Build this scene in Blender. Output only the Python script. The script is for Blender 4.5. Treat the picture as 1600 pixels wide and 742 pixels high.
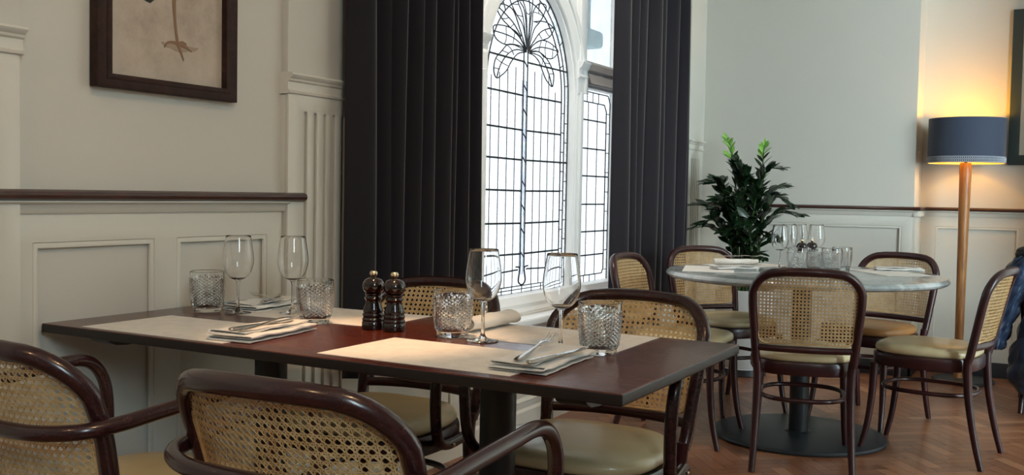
import bpy, bmesh, math, random
import numpy as np
from mathutils import Vector, Matrix
for o in list(bpy.data.objects): bpy.data.objects.remove(o, do_unlink=True)
S = bpy.context.scene
COL = S.collection
PI = math.pi
random.seed(7)

# ------------------------------------------------------------------ camera
FPX, YAW, PITCH, ROLL, EYE = 1567.3, math.radians(29.009), math.radians(2.536), math.radians(1.0688), 1.084
fw = Vector((-math.sin(YAW)*math.cos(PITCH), math.cos(YAW)*math.cos(PITCH), -math.sin(PITCH)))
rt = Vector((math.cos(YAW), math.sin(YAW), 0)); up = rt.cross(fw)
r2 = rt*math.cos(ROLL)+up*math.sin(ROLL); u2 = up*math.cos(ROLL)-rt*math.sin(ROLL)
cd = bpy.data.cameras.new('camera'); cam = bpy.data.objects.new('camera', cd); COL.objects.link(cam)
cam.matrix_world = Matrix(((r2.x,u2.x,-fw.x,0),(r2.y,u2.y,-fw.y,0),(r2.z,u2.z,-fw.z,EYE),(0,0,0,1)))
cd.sensor_width = 36; cd.lens = FPX/1600*36; cd.clip_start = .02
S.camera = cam
S.view_settings.view_transform = 'Standard'; S.view_settings.look = 'None'
S.view_settings.exposure = 0.0; S.view_settings.gamma = 1; S.view_settings.use_curve_mapping = False

# ------------------------------------------------------------------ light
SKY = 22
w = bpy.data.worlds.new('sky'); S.world = w; w.use_nodes = True
bg = w.node_tree.nodes['Background']; bg.inputs[0].default_value = (.73,.93,1.0,1); bg.inputs[1].default_value = SKY
def portal(name, loc, rot, sx, sy):
    l = bpy.data.lights.new(name,'AREA'); l.shape='RECTANGLE'; l.size=sx; l.size_y=sy
    l.cycles.is_portal = True
    o = bpy.data.objects.new(name,l); COL.objects.link(o); o.location=loc; o.rotation_euler=rot
RX = 5.3            # right wall
YF_ = -2.6
PX,PY = 1.35,3.1     # partition beside the camera and widened room, added to steer the daylight
portal('window_portal',(3.65,PY-.12,1.75),(PI/2,0,0),3.1,2.5)
portal('window_portal',(PX+.12,-.6,2.35),(0,PI/2,0),1.2,.7)
portal('window_portal',(-2.44,4.4,1.7),(0,-PI/2,0),2.6,2.2)
CEIL = 3.3

# ------------------------------------------------------------------ node helpers
def mat(name, color, rough=.5, metal=0, spec=.5, coat=0, trans=0, ior=1.45, sheen=0):
    m = bpy.data.materials.new(name); m.use_nodes = True
    b = m.node_tree.nodes['Principled BSDF']
    b.inputs['Base Color'].default_value = (*color,1); b.inputs['Roughness'].default_value = rough
    b.inputs['Metallic'].default_value = metal; b.inputs['Specular IOR Level'].default_value = spec
    b.inputs['Coat Weight'].default_value = coat; b.inputs['Coat Roughness'].default_value = .12
    b.inputs['Transmission Weight'].default_value = trans; b.inputs['IOR'].default_value = ior
    b.inputs['Sheen Weight'].default_value = sheen
    return m
def nt(m): return m.node_tree.nodes, m.node_tree.links, m.node_tree.nodes['Principled BSDF']
def coords(m, scale=(1,1,1), rot=(0,0,0), kind='Object'):
    N,L,B = nt(m); tc=N.new('ShaderNodeTexCoord'); mp=N.new('ShaderNodeMapping')
    mp.inputs['Scale'].default_value=scale; mp.inputs['Rotation'].default_value=rot
    L.new(tc.outputs[kind],mp.inputs[0]); return mp.outputs[0]
def noise(m, vec, scale, detail=4, rough=.55, dist=0):
    N,L,B = nt(m); n=N.new('ShaderNodeTexNoise'); n.inputs['Scale'].default_value=scale
    n.inputs['Detail'].default_value=detail; n.inputs['Roughness'].default_value=rough; n.inputs['Distortion'].default_value=dist
    if vec is not None: L.new(vec,n.inputs[0])
    return n.outputs[0]
def ramp(m, fac, stops, interp='LINEAR'):
    N,L,B = nt(m); r=N.new('ShaderNodeValToRGB'); e=r.color_ramp.elements; r.color_ramp.interpolation=interp
    while len(e)<len(stops): e.new(.5)
    for k,(p,c) in enumerate(stops): e[k].position=p; e[k].color=(*c,1) if len(c)==3 else c
    L.new(fac,r.inputs[0]); return r.outputs[0]
def bump(m, h, strength=.3, dist=.002):
    N,L,B = nt(m); b=N.new('ShaderNodeBump'); b.inputs['Strength'].default_value=strength; b.inputs['Distance'].default_value=dist
    L.new(h,b.inputs['Height']); L.new(b.outputs[0],B.inputs['Normal'])
def g3(v): return (v,v,v)

def paint(name, c, v=.02, rough=.55):
    m = mat(name, c, rough)
    N,L,B = nt(m); co=coords(m)
    n=noise(m,co,1.6,5); L.new(ramp(m,n,[(.3,tuple(x*(1-v) for x in c)),(.7,tuple(min(1,x*(1+v)) for x in c))]),B.inputs['Base Color'])
    bump(m,noise(m,co,160,3),.12,.001); return m
M = {}
M['wall'] = paint('wall_cream_paint',(.60,.575,.515),rough=.6)
M['gloss'] = paint('gloss_cream_paint',(.64,.61,.54),.015,.33)
M['white'] = paint('window_white_paint',(.88,.88,.87),.01,.35)
M['ceil'] = paint('ceiling_paint',(.72,.70,.66))
M['skirt'] = mat('dark_skirting_paint',(.02,.022,.026),.4)
# dark bentwood
m = M['bent'] = mat('dark_bentwood',(.05,.014,.014),.27,coat=.12)
N,L,B = nt(m); co=coords(m,(1,1,1)); n=noise(m,co,9,6,.6)
L.new(ramp(m,n,[(.3,(.019,.005,.006)),(.55,(.036,.0085,.0095)),(.75,(.052,.013,.0125))]),B.inputs['Base Color'])
L.new(ramp(m,noise(m,co,26,5,.7),[(.3,g3(.28)),(.7,g3(.36))]),B.inputs['Roughness'])
# worn chair top rail
m = M['bent_worn'] = mat('worn_dark_bentwood',(.05,.014,.014),.27,coat=.35)
N,L,B = nt(m); co=coords(m,(6,30,30)); n=noise(m,co,3,6,.65)
L.new(ramp(m,n,[(.3,(.018,.006,.007)),(.6,(.036,.0105,.011)),(.73,(.06,.02,.018)),(.80,(.26,.19,.15))]),B.inputs['Base Color'])
m = M['rail'] = mat('dark_rail_wood',(.045,.014,.010),.3,coat=.2)
N,L,B = nt(m); co=coords(m,(3,3,30)); L.new(ramp(m,noise(m,co,6,5),[(.3,(.025,.009,.007)),(.7,(.065,.02,.014))]),B.inputs['Base Color'])
# table wood
m = M['table'] = mat('dark_stained_oak',(.06,.02,.013),.27,coat=.15)
N,L,B = nt(m); co=coords(m,(2.2,26,26)); n=noise(m,co,3.5,8,.62,.6)
L.new(ramp(m,n,[(.25,(.026,.006,.0040)),(.5,(.080,.0135,.0050)),(.75,(.16,.027,.008))]),B.inputs['Base Color'])
co2=coords(m,(4,150,150)); n2=noise(m,co2,3,6,.7); L.new(ramp(m,n2,[(.3,g3(.17)),(.7,g3(.30))]),B.inputs['Roughness']); bump(m,n2,.35,.0012)
m = M['table_edge'] = mat('table_edge',(.013,.0085,.008),.42)
# cane
m = M['cane'] = mat('woven_cane',(.58,.38,.17),.42)
N,L,B = nt(m); co=coords(m); L.new(ramp(m,noise(m,co,40,3),[(.3,(.56,.36,.155)),(.7,(.76,.55,.29))]),B.inputs['Base Color'])
m = M['vinyl'] = mat('cream_vinyl',(.66,.54,.33),.3,coat=.15)
N,L,B = nt(m); co=coords(m); bump(m,noise(m,co,220,2),.25,.0008); L.new(ramp(m,noise(m,co,5,3),[(.3,(.56,.45,.25)),(.7,(.70,.58,.36))]),B.inputs['Base Color'])
M['vinyl_tan'] = mat('tan_vinyl',(.36,.17,.06),.3,coat=.15)
M['screw'] = mat('screw_metal',(.45,.38,.28),.35,1)
M['steel'] = mat('cutlery_steel',(.72,.70,.67),.16,1)
M['iron'] = mat('black_iron',(.014,.015,.017),.38)
m = M['disc'] = mat('black_cast_base',(.018,.021,.025),.42)
N,L,B = nt(m); co=coords(m); bump(m,noise(m,co,90,4),.3,.001)
M['glass'] = mat('clear_glass',(1,1,1),0,trans=1,ior=1.45)
M['tumbler'] = mat('pressed_glass',(.97,.98,.98),.02,trans=1,ior=1.48)
m = M['paper'] = mat('menu_paper',(.80,.76,.70),.7)
N,L,B = nt(m); co=coords(m)
bk=N.new('ShaderNodeTexBrick'); L.new(co,bk.inputs[0]); bk.inputs['Scale'].default_value=1
bk.inputs['Brick Width'].default_value=.085; bk.inputs['Row Height'].default_value=.0062; bk.inputs['Mortar Size'].default_value=.0019; bk.inputs['Mortar Smooth'].default_value=0
bk.inputs['Color1'].default_value=(.58,.56,.54,1); bk.inputs['Color2'].default_value=(.70,.67,.63,1); bk.inputs['Mortar'].default_value=(.80,.76,.70,1)
mx=N.new('ShaderNodeMix'); mx.data_type='RGBA'
L.new(ramp(m,noise(m,co,22,3),[(.45,g3(0)),(.56,g3(1))]),mx.inputs[0]); mx.inputs[6].default_value=(.80,.76,.70,1); L.new(bk.outputs[0],mx.inputs[7]); L.new(mx.outputs[2],B.inputs['Base Color'])
m = M['linen'] = mat('white_linen',(.76,.74,.70),.8,sheen=.2)
N,L,B = nt(m); co=coords(m); bump(m,noise(m,co,350,3),.35,.0008)
M['mill'] = mat('dark_mill_lacquer',(.008,.003,.003),.12,coat=.6)
M['chrome'] = mat('polished_knob',(.80,.66,.46),.15,1)
m = M['velvet'] = mat('dark_navy_curtain',(.019,.017,.022),.85,sheen=.55,spec=.2)
N,L,B = nt(m); B.inputs['Sheen Roughness'].default_value=.4; co=coords(m); bump(m,noise(m,co,300,2),.3,.001)
M['lead'] = mat('lead_came',(.03,.032,.036),.5,.3)
m = M['marble'] = mat('grey_marble',(.42,.44,.44),.12)
N,L,B = nt(m); co=coords(m,(1,1,1)); n=noise(m,co,3.2,8,.62,1.8)
L.new(ramp(m,n,[(.3,(.20,.235,.24)),(.5,(.36,.39,.39)),(.62,(.52,.54,.54)),(.75,(.30,.34,.345))]),B.inputs['Base Color'])
m = M['leaf'] = mat('glossy_dark_leaf',(.013,.042,.014),.3,coat=.2)
N,L,B = nt(m); co=coords(m); L.new(ramp(m,noise(m,co,14,3),[(.3,(.005,.015,.007)),(.7,(.015,.042,.015))]),B.inputs['Base Color'])
M['leaf_new'] = mat('fresh_green_leaf',(.26,.55,.10),.38)
M['stem'] = mat('plant_stem',(.05,.10,.025),.45)
M['pot'] = mat('pale_grey_planter',(.48,.48,.47),.55)
M['soil'] = mat('soil',(.02,.013,.008),.95)
m = M['lampwood'] = mat('honey_oak',(.36,.15,.045),.38)
N,L,B = nt(m); co=coords(m,(30,30,2.2)); L.new(ramp(m,noise(m,co,3,7,.6,.5),[(.3,(.20,.075,.022)),(.55,(.36,.155,.05)),(.75,(.48,.235,.085))]),B.inputs['Base Color'])
M['shade'] = mat('navy_lampshade_cloth',(.040,.052,.085),.85,sheen=.2)
M['shade_in'] = mat('lampshade_lining',(.75,.68,.52),.7)
M['trimming'] = mat('lattice_braid',(.40,.42,.47),.8)
m = M['frame_dark'] = mat('worn_picture_frame',(.03,.014,.010),.55,spec=.25)
N,L,B = nt(m); co=coords(m); L.new(ramp(m,noise(m,co,22,8,.75),[(.35,(.014,.006,.005)),(.6,(.04,.016,.011)),(.69,(.055,.028,.018)),(.76,(.28,.20,.11))]),B.inputs['Base Color'])
m = M['canvas'] = mat('aged_canvas',(.40,.34,.28),.85)
N,L,B = nt(m); co=coords(m); L.new(ramp(m,noise(m,co,7,9,.7),[(.28,(.36,.29,.23)),(.5,(.48,.405,.33)),(.72,(.57,.49,.41))]),B.inputs['Base Color']); bump(m,noise(m,co,420,2),.5,.001)
M['bird_leg'] = mat('bird_leg_paint',(.25,.15,.09),.8)
M['feather'] = mat('dark_feather_paint',(.028,.032,.028),.8)
M['shadow_wash'] = mat('brown_wash_paint',(.36,.275,.205),.9)
M['frame_green'] = mat('dark_green_frame',(.035,.048,.046),.4)
M['mount'] = mat('cream_mount',(.68,.62,.50),.8)
m = M['landscape'] = mat('landscape_print',(.1,.09,.05),.6)
N,L,B = nt(m); co=coords(m,(1,1,1)); L.new(ramp(m,noise(m,co,8,8,.65,1),[(.3,(.015,.022,.012)),(.5,(.07,.075,.03)),(.62,(.22,.17,.08)),(.75,(.38,.36,.30))]),B.inputs['Base Color'])
m = M['coat'] = mat('navy_nylon',(.012,.027,.062),.40,sheen=.15)
N,L,B = nt(m); co=coords(m); bump(m,noise(m,co,38,5,.6),.6,.006)
M['coat_in'] = mat('black_lining',(.006,.007,.011),.6)
M['render_wall'] = mat('pale_render',(.42,.52,.56),.8)
# leaded window glass: textured, mostly see-through with a diffusing share
def pane(name, tcol, trans_w, bscale=55, clear=False):
    m = bpy.data.materials.new(name); m.use_nodes=True; N=m.node_tree.nodes; L=m.node_tree.links
    for n in list(N): N.remove(n)
    out=N.new('ShaderNodeOutputMaterial'); tr=N.new('ShaderNodeBsdfTransparent'); tl=N.new('ShaderNodeBsdfTranslucent'); gl=N.new('ShaderNodeBsdfGlossy'); gl.inputs['Roughness'].default_value=.12
    tr.inputs[0].default_value=(*tcol,1); tl.inputs[0].default_value=(.85,.88,.9,1)
    m1=N.new('ShaderNodeMixShader'); m2=N.new('ShaderNodeMixShader'); fr=N.new('ShaderNodeFresnel'); fr.inputs[0].default_value=1.4
    tc=N.new('ShaderNodeTexCoord'); no=N.new('ShaderNodeTexNoise'); no.inputs['Scale'].default_value=bscale; no.inputs['Detail'].default_value=2
    L.new(tc.outputs['Object'],no.inputs[0])
    rp=N.new('ShaderNodeValToRGB'); e=rp.color_ramp.elements
    k=.72 if not clear else .95
    e[0].position=.38; e[0].color=(tcol[0]*k,tcol[1]*k,tcol[2]*(k+.02),1); e[1].position=.6; e[1].color=(*tcol,1)
    L.new(no.outputs[0],rp.inputs[0]); L.new(rp.outputs[0],tr.inputs[0])
    m1.inputs[0].default_value=trans_w; L.new(tr.outputs[0],m1.inputs[1]); L.new(tl.outputs[0],m1.inputs[2])
    m2.inputs[0].default_value=.05; L.new(m1.outputs[0],m2.inputs[1]); L.new(gl.outputs[0],m2.inputs[2]); L.new(m2.outputs[0],out.inputs[0])
    return m
M['rippled'] = pane('rippled_window_glass',(.290,.266,.262),.06,150)
M['border_glass'] = pane('clear_border_glass',(.305,.28,.275),.06,60)
M['blue_glass'] = pane('streaky_blue_glass',(.235,.225,.245),.06,40)
M['clear_pane'] = pane('clear_window_glass',(.26,.245,.24),.0,10,True)

# ------------------------------------------------------------------ mesh helpers
def link(name, me, m=None, parent=None, smooth=False, angle=None):
    o = bpy.data.objects.new(name, me); COL.objects.link(o)
    if m is not None and not me.materials: me.materials.append(m)
    if parent is not None: o.parent = parent
    if smooth:
        me.polygons.foreach_set('use_smooth',[True]*len(me.polygons))
        if angle is not None:
            try: me.set_sharp_from_angle(angle=math.radians(angle))
            except Exception: pass
    return o
class MB:
    def __init__(s): s.v=[]; s.f=[]; s.mi=[]
    def add(s, vs, fs, mi=0):
        b=len(s.v); s.v+= [tuple(p) for p in vs]; s.f += [tuple(i+b for i in f) for f in fs]; s.mi += [mi]*len(fs); return s
    def box(s, x0,x1,y0,y1,z0,z1, mi=0):
        vs=[(x,y,z) for x in (x0,x1) for y in (y0,y1) for z in (z0,z1)]
        return s.add(vs,[(0,1,3,2),(4,6,7,5),(0,4,5,1),(2,3,7,6),(0,2,6,4),(1,5,7,3)],mi)
    def lathe(s, prof, n=32, c=(0,0,0), mi=0, cap=True):
        vs=[]; fs=[]
        for r,z in prof:
            for k in range(n):
                a=2*PI*k/n; vs.append((c[0]+r*math.cos(a),c[1]+r*math.sin(a),c[2]+z))
        for i in range(len(prof)-1):
            for k in range(n):
                k2=(k+1)%n; fs.append((i*n+k,i*n+k2,(i+1)*n+k2,(i+1)*n+k))
        if cap:
            if prof[0][0]>1e-6: fs.append(tuple(range(n))[::-1])
            if prof[-1][0]>1e-6: fs.append(tuple(range((len(prof)-1)*n,len(prof)*n)))
        return s.add(vs,fs,mi)
    def tube(s, pts, rad, n=10, closed=False, flat=1.0, upv=None, mi=0, caps=True):
        pts=[Vector(p) for p in pts]; m=len(pts)
        rad=[rad]*m if not hasattr(rad,'__len__') else rad
        T=[]
        for i in range(m):
            a=pts[(i-1)%m] if (closed or i>0) else pts[i]; b=pts[(i+1)%m] if (closed or i<m-1) else pts[i]
            t=(b-a); T.append(t.normalized() if t.length>1e-9 else Vector((0,0,1)))
        if upv is not None: nrm=Vector(upv)
        else:
            nrm=Vector((0,0,1)) if abs(T[0].z)<.9 else Vector((1,0,0))
        vs=[]; fs=[]
        for i in range(m):
            if upv is not None: nrm=Vector(upv)
            nrm=(nrm-T[i]*nrm.dot(T[i]))
            if nrm.length<1e-6: nrm=T[i].orthogonal()
            nrm.normalize(); bn=T[i].cross(nrm)
            for k in range(n):
                a=2*PI*k/n; vs.append(pts[i]+nrm*(rad[i]*math.cos(a)*flat)+bn*(rad[i]*math.sin(a)))
        R=m if closed else m-1
        for i in range(R):
            j=(i+1)%m
            for k in range(n):
                k2=(k+1)%n; fs.append((i*n+k,i*n+k2,j*n+k2,j*n+k))
        if not closed and caps: fs.append(tuple(range(n))[::-1]); fs.append(tuple(range((m-1)*n,m*n)))
        return s.add(vs,fs,mi)
    def mesh(s, name, mats=None):
        me=bpy.data.meshes.new(name); me.from_pydata(s.v,[],s.f); me.update()
        bm=bmesh.new(); bm.from_mesh(me); bmesh.ops.recalc_face_normals(bm,faces=bm.faces); bm.to_mesh(me); bm.free()
        if mats:
            for m in mats: me.materials.append(m)
            me.polygons.foreach_set('material_index',s.mi)
        return me
    def build(s, name, m, parent=None, smooth=True, angle=40, bevel=0, seg=2):
        me=s.mesh(name, m if isinstance(m,(list,tuple)) else None)
        if bevel:
            bm=bmesh.new(); bm.from_mesh(me)
            es=[e for e in bm.edges if len(e.link_faces)==2 and e.calc_face_angle(0)>.5]
            bmesh.ops.bevel(bm,geom=es,offset=bevel,segments=seg,affect='EDGES',profile=.6); bm.to_mesh(me); bm.free()
        return link(name, me, None if isinstance(m,(list,tuple)) else m, parent, smooth, angle)
def empty(name, loc=(0,0,0), rz=0):
    o=bpy.data.objects.new(name,None); COL.objects.link(o); o.location=loc; o.rotation_euler=(0,0,rz); o.empty_display_size=.1; return o
def tag(o, label, cat, group=None, kind=None):
    o['label']=label; o['category']=cat
    if group: o['group']=group
    if kind: o['kind']=kind
    return o
def struct(o): o['kind']='structure'; return o
def copy_tree(o, parent=None):
    c=o.copy(); COL.objects.link(c)
    if parent is not None: c.parent=parent
    for ch in list(o.children): copy_tree(ch,c)
    return c
def catmull(P, k=6, closed=False):
    P=[Vector(p) for p in P]; n=len(P); out=[]
    R=n if closed else n-1
    for i in range(R):
        p0=P[(i-1)%n] if (closed or i>0) else P[i]*2-P[i+1]
        p1=P[i]; p2=P[(i+1)%n]; p3=P[(i+2)%n] if (closed or i+2<n) else P[i+1]*2-P[i]
        for j in range(k):
            t=j/k; out.append(.5*((2*p1)+(p2-p0)*t+(2*p0-5*p1+4*p2-p3)*t*t+(3*p1-p0-3*p2+p3)*t**3))
    if not closed: out.append(P[-1])
    return out
def plate(name, loops, thick, m, parent=None, xf=None, bev=0.0, seg=1):
    """2D polygon loops (outer + holes) filled and extruded; xf maps the local (u,v,w) to world."""
    cu=bpy.data.curves.new(name,'CURVE'); cu.dimensions='2D'; cu.fill_mode='BOTH'; cu.extrude=thick/2-bev; cu.bevel_depth=bev; cu.bevel_resolution=seg; cu.offset=-bev
    for lp in loops:
        sp=cu.splines.new('POLY'); sp.points.add(len(lp)-1); sp.use_cyclic_u=True
        for k,(a,b) in enumerate(lp): sp.points[k].co=(a,b,0,1)
    tmp=bpy.data.objects.new('tmp',cu); COL.objects.link(tmp)
    dg=bpy.context.evaluated_depsgraph_get(); dg.update()
    me=bpy.data.meshes.new_from_object(tmp.evaluated_get(dg)); bpy.data.objects.remove(tmp,do_unlink=True); bpy.data.curves.remove(cu)
    if xf is not None:
        for v in me.vertices: v.co=xf(v.co)
    bm=bmesh.new(); bm.from_mesh(me); bmesh.ops.remove_doubles(bm,verts=bm.verts,dist=1e-5); bmesh.ops.recalc_face_normals(bm,faces=bm.faces); bm.to_mesh(me); bm.free()
    me.materials.clear()
    return link(name,me,m,parent,True,35)
def rect(a0,a1,b0,b1): return [(a0,b0),(a1,b0),(a1,b1),(a0,b1)]
def onX(x, sgn=1):   # (u,v,w)->(x+w, u, v)
    return lambda c: Vector((x+c[2]*sgn, c[0], c[1]))
def onY(y): return lambda c: Vector((c[0], y-c[2], c[1]))

# ================================================================== THE ROOM
WX=-2.17; BY=6.55; AY=6.85; AX=-.83; YF=-2.6
# floor: herringbone blocks as one surface
def build_floor():
    x0,x1,y0,y1=-2.4,RX+.05,YF-.05,AY+.05
    Lb,Wb=.24,.06; vs=[];fs=[];cols=[]
    a=math.radians(38); ca,sa=math.cos(a),math.sin(a); rnd=random.Random(3)
    def quad(u0,v0,u1,v1):
        q=[]
        for u,v in ((u0,v0),(u1,v0),(u1,v1),(u0,v1)):
            q.append((u*ca-v*sa-.3, u*sa+v*ca+2.5,0))
        cx=sum(p[0] for p in q)/4; cy=sum(p[1] for p in q)/4
        if cx<x0-.2 or cx>x1+.2 or cy<y0-.2 or cy>y1+.2: return
        b=len(vs); vs.extend(q); fs.append((b,b+1,b+2,b+3)); cols.append((rnd.random(), 1.0 if abs(u1-u0)>abs(v1-v0) else 0.0, rnd.random()))
    g=.0007; n=4
    # mosaic of herringbone: unit shift (W,W); each row
    R=110
    for i in range(-R,R):
        for j in range(-30,30):
            u=i*Wb + j*(2*Lb)/1; v=i*Wb
            # tile lattice vectors: (W,W) and (2L... ) arranged as L-pairs
            uu=i*Wb + j*Lb*2 ; vv=i*Wb
            quad(uu+g,vv+g,uu+Lb-g,vv+Wb-g)
            quad(uu+Lb+g,vv+Wb-Lb+g,uu+Lb+Wb-g,vv+Wb-g)
    me=bpy.data.meshes.new('floor'); me.from_pydata(vs,[],fs); me.update()
    at=me.color_attributes.new('block','FLOAT_COLOR','CORNER')
    arr=[]
    for c in cols: arr += [c[0],c[1],c[2],1]*4
    at.data.foreach_set('color',arr)
    m=mat('oak_parquet',(.3,.14,.07),.32,coat=.1)
    N,L,B=nt(m); av=N.new('ShaderNodeAttribute'); av.attribute_name='block'; sp=N.new('ShaderNodeSeparateColor'); L.new(av.outputs[0],sp.inputs[0])
    co=coords(m,(1,1,1),(0,0,-a)); 
    mp1=N.new('ShaderNodeMapping'); mp1.inputs['Scale'].default_value=(5,60,1); L.new(co,mp1.inputs[0])
    mp2=N.new('ShaderNodeMapping'); mp2.inputs['Scale'].default_value=(60,5,1); L.new(co,mp2.inputs[0])
    mv=N.new('ShaderNodeMix'); mv.data_type='VECTOR'; L.new(sp.outputs[1],mv.inputs[0]); L.new(mp2.outputs[0],mv.inputs[4]); L.new(mp1.outputs[0],mv.inputs[5])
    nn=noise(m,mv.outputs[1],2,5,.6)
    base=ramp(m,sp.outputs[0],[(0,(.20,.075,.034)),(.35,(.25,.096,.045)),(.7,(.29,.118,.056)),(1,(.39,.18,.092))])
    mm=N.new('ShaderNodeMix'); mm.data_type='RGBA'; mm.blend_type='MULTIPLY'; mm.inputs[0].default_value=.6
    L.new(base,mm.inputs[6]); L.new(ramp(m,nn,[(.3,g3(.6)),(.7,g3(1.15))]),mm.inputs[7])
    big=noise(m,co,1.3,4); m3=N.new('ShaderNodeMix'); m3.data_type='RGBA'; m3.blend_type='MULTIPLY'; m3.inputs[0].default_value=.6
    L.new(mm.outputs[2],m3.inputs[6]); L.new(ramp(m,big,[(.35,g3(.75)),(.65,g3(1.15))]),m3.inputs[7]); L.new(m3.outputs[2],B.inputs['Base Color'])
    L.new(ramp(m,nn,[(.3,g3(.26)),(.7,g3(.42))]),B.inputs['Roughness']); bump(m,nn,.2,.0006)
    o=struct(link('floor',me,m))
    s=MB().box(x0,x1,y0,y1,-.08,-.0015).build('floor_screed',M['soil'],o,False)
build_floor()
struct(plate('ceiling',[[(-2.5,YF-.1),(PX+.1,YF-.1),(PX+.1,PY-.1),(RX+.1,PY-.1),(RX+.1,AY+.1),(-2.5,AY+.1)]],.1,M['ceil'],None,lambda c:Vector((c[0],c[1],CEIL+.05+c[2]))))

# left wall with window opening
WY0,WY1,WZ0,WZ1=3.40,5.40,.53,2.92      # opening
struct(plate('wall_left',[rect(YF-.1,AY+.1,-.05,CEIL+.05), rect(WY0,WY1,WZ0,WZ1)],.165,M['wall'],None,onX(WX-.0825)))
struct(MB().box(RX,RX+.1,PY-.1,AY+.1,-.05,CEIL+.05).build('wall_far_right',M['wall'],None,False))
struct(plate('wall_added_partition',[rect(YF-.1,PY,-.05,CEIL+.05),rect(-.95,-.25,1.75,2.95)],.1,M['wall'],None,onX(PX+.05)))  # unseen partition, added to keep daylight off the left wall
struct(plate('wall_added_bay',[rect(PX,RX+.1,-.05,CEIL+.05),rect(2.1,5.2,.5,3.0)],.1,M['wall'],None,onY(PY-.05)))  # unseen window wall, set here to send daylight onto the back wall
struct(MB().box(-2.3,PX+.1,YF-.1,YF,-.05,CEIL+.05).build('wall_front',M['wall'],None,False))
struct(MB().box(-2.4,AX,BY,AY+.3,-.05,CEIL+.05).build('wall_back',M['wall'],None,False))
struct(MB().box(AX-.01,RX+.1,AY,AY+.3,-.05,CEIL+.05).build('wall_alcove',M['wall'],None,False))
struct(MB().box(.235,1.35,6.13,AY,-.0,CEIL+.05).build('wall_daylight_blocker',M['wall'],None,False))  # unseen pier, added to block daylight from the alcove

# moulding profile strips running along y (on the left wall) or x (back walls)
def strip_y(name, y0, y1, prof, m, parent=None, base=WX):
    """prof: list of (out, z) profile points, extruded from y0 to y1, closed against the wall"""
    pr=[(-.002,prof[0][1])]+list(prof)+[(-.002,prof[-1][1])]; n=len(pr); vs=[]
    for y in (y0,y1): vs+=[(base+a,y,z) for a,z in pr]
    fs=[tuple(range(n)),tuple(range(n,2*n))[::-1]]+[(i,(i+1)%n,n+(i+1)%n,n+i) for i in range(n)]
    return MB().add(vs,fs).build(name,m,parent,True,30)
def strip_x(name, x0, x1, prof, m, parent=None, base=BY):
    pr=[(-.002,prof[0][1])]+list(prof)+[(-.002,prof[-1][1])]; n=len(pr); vs=[]
    for x in (x0,x1): vs+=[(x,base-a,z) for a,z in pr]
    fs=[tuple(range(n)),tuple(range(n,2*n))[::-1]]+[(i,(i+1)%n,n+(i+1)%n,n+i) for i in range(n)]
    return MB().add(vs,fs).build(name,m,parent,True,30)
def rail_prof(zb, zt, out=.045):
    h=zt-zb
    return [(out*.8,zb),(out,zb+h*.2),(out*1.05,zb+h*.5),(out,zb+h*.8),(out*.8,zt)]
def cove(zt, out=.03, h=.032):
    return [(.006,zt-h),(.010,zt-h*.85),(.012,zt-h*.6),(out*.6,zt-h*.3),(out,zt-h*.12),(out,zt)]
# wainscot on the left wall
Wl=[(.62,1.00),(1.085,1.455),(1.535,1.898),(1.978,2.333)]
wl=struct(plate('trim_1',[rect(YF,2.40,.15,1.018)]+[rect(a,b,.22,.943) for a,b in [(-2.2,-1.7),(-1.6,-1.1),(-1.0,-.5),(-.4,.1),(.18,.56)]+Wl],.014,M['gloss'],None,onX(WX+.007),.003))
for a,b in Wl:
    fr=[]; 
    plate('panel_moulding',[rect(a,b,.22,.943),rect(a+.014,b-.014,.234,.929)],.010,M['gloss'],wl,onX(WX+.008),.003)
strip_y('cove_moulding',YF,2.41,cove(1.045),M['gloss'],wl,WX+.012)
t=struct(strip_y('trim_2',YF,2.472,rail_prof(1.045,1.072,.052),M['rail']))
struct(strip_y('baseboard_left',YF,6.2,[(.024,0),(.024,.085),(.016,.098),(.016,.125),(.022,.132),(.013,.148),(.004,.155)],M['gloss']))
# fluted pilasters on the left wall
def pilaster(name, y0, y1, capz=1.385, capt=1.44, nfl=5, ztop=CEIL):
    w_=y1-y0; th=.032
    flw=.016; gap=(w_*.52)/(nfl-1)
    c=(y0+y1)/2-.004
    loops=[rect(y0,y1,0.0,capz)]
    for k in range(nfl):
        y=c+(k-(nfl-1)/2)*gap; zt=1.322; zb=.30
        lp=[(y-flw/2,zb),(y+flw/2,zb)]+[(y+flw/2*math.cos(t),zt+flw/2*math.sin(t)) for t in [PI*i/6 for i in range(7)]]
        loops.append(lp)
    o=struct(plate(name,loops,.012,M['gloss'],None,onX(WX+th-.006),.003))
    MB().box(WX-.002,WX+th-.012,y0,y1,0,capz).build('pilaster_core',M['gloss'],o,False)
    MB().box(WX-.002,WX+th-.004,y0,y1,capz-.01,ztop).build('upper_shaft',M['wall'],o,True,40,.004)
    strip_y('capital',y0-.006,y1+.006,[(th,capz-.004),(th+.007,capz-.001),(th+.009,capz+.006),(th+.002,capz+.010),(th+.002,capt-.022),(th+.008,capt-.018),(th+.010,capt-.012),(th+.020,capt-.004),(th+.022,capt),(th+.020,capt+.005),(th,capt+.008)],M['gloss'],o)
    MB().box(WX-.002,WX+th+.012,y0-.008,y1+.008,0,.2).build('plinth',M['gloss'],o,True,40,.006)
    return o
pilaster('trim_3',2.405,2.765)
pilaster('trim_4',6.17,6.44)
pilaster('trim_5',1.13,1.49)
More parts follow.
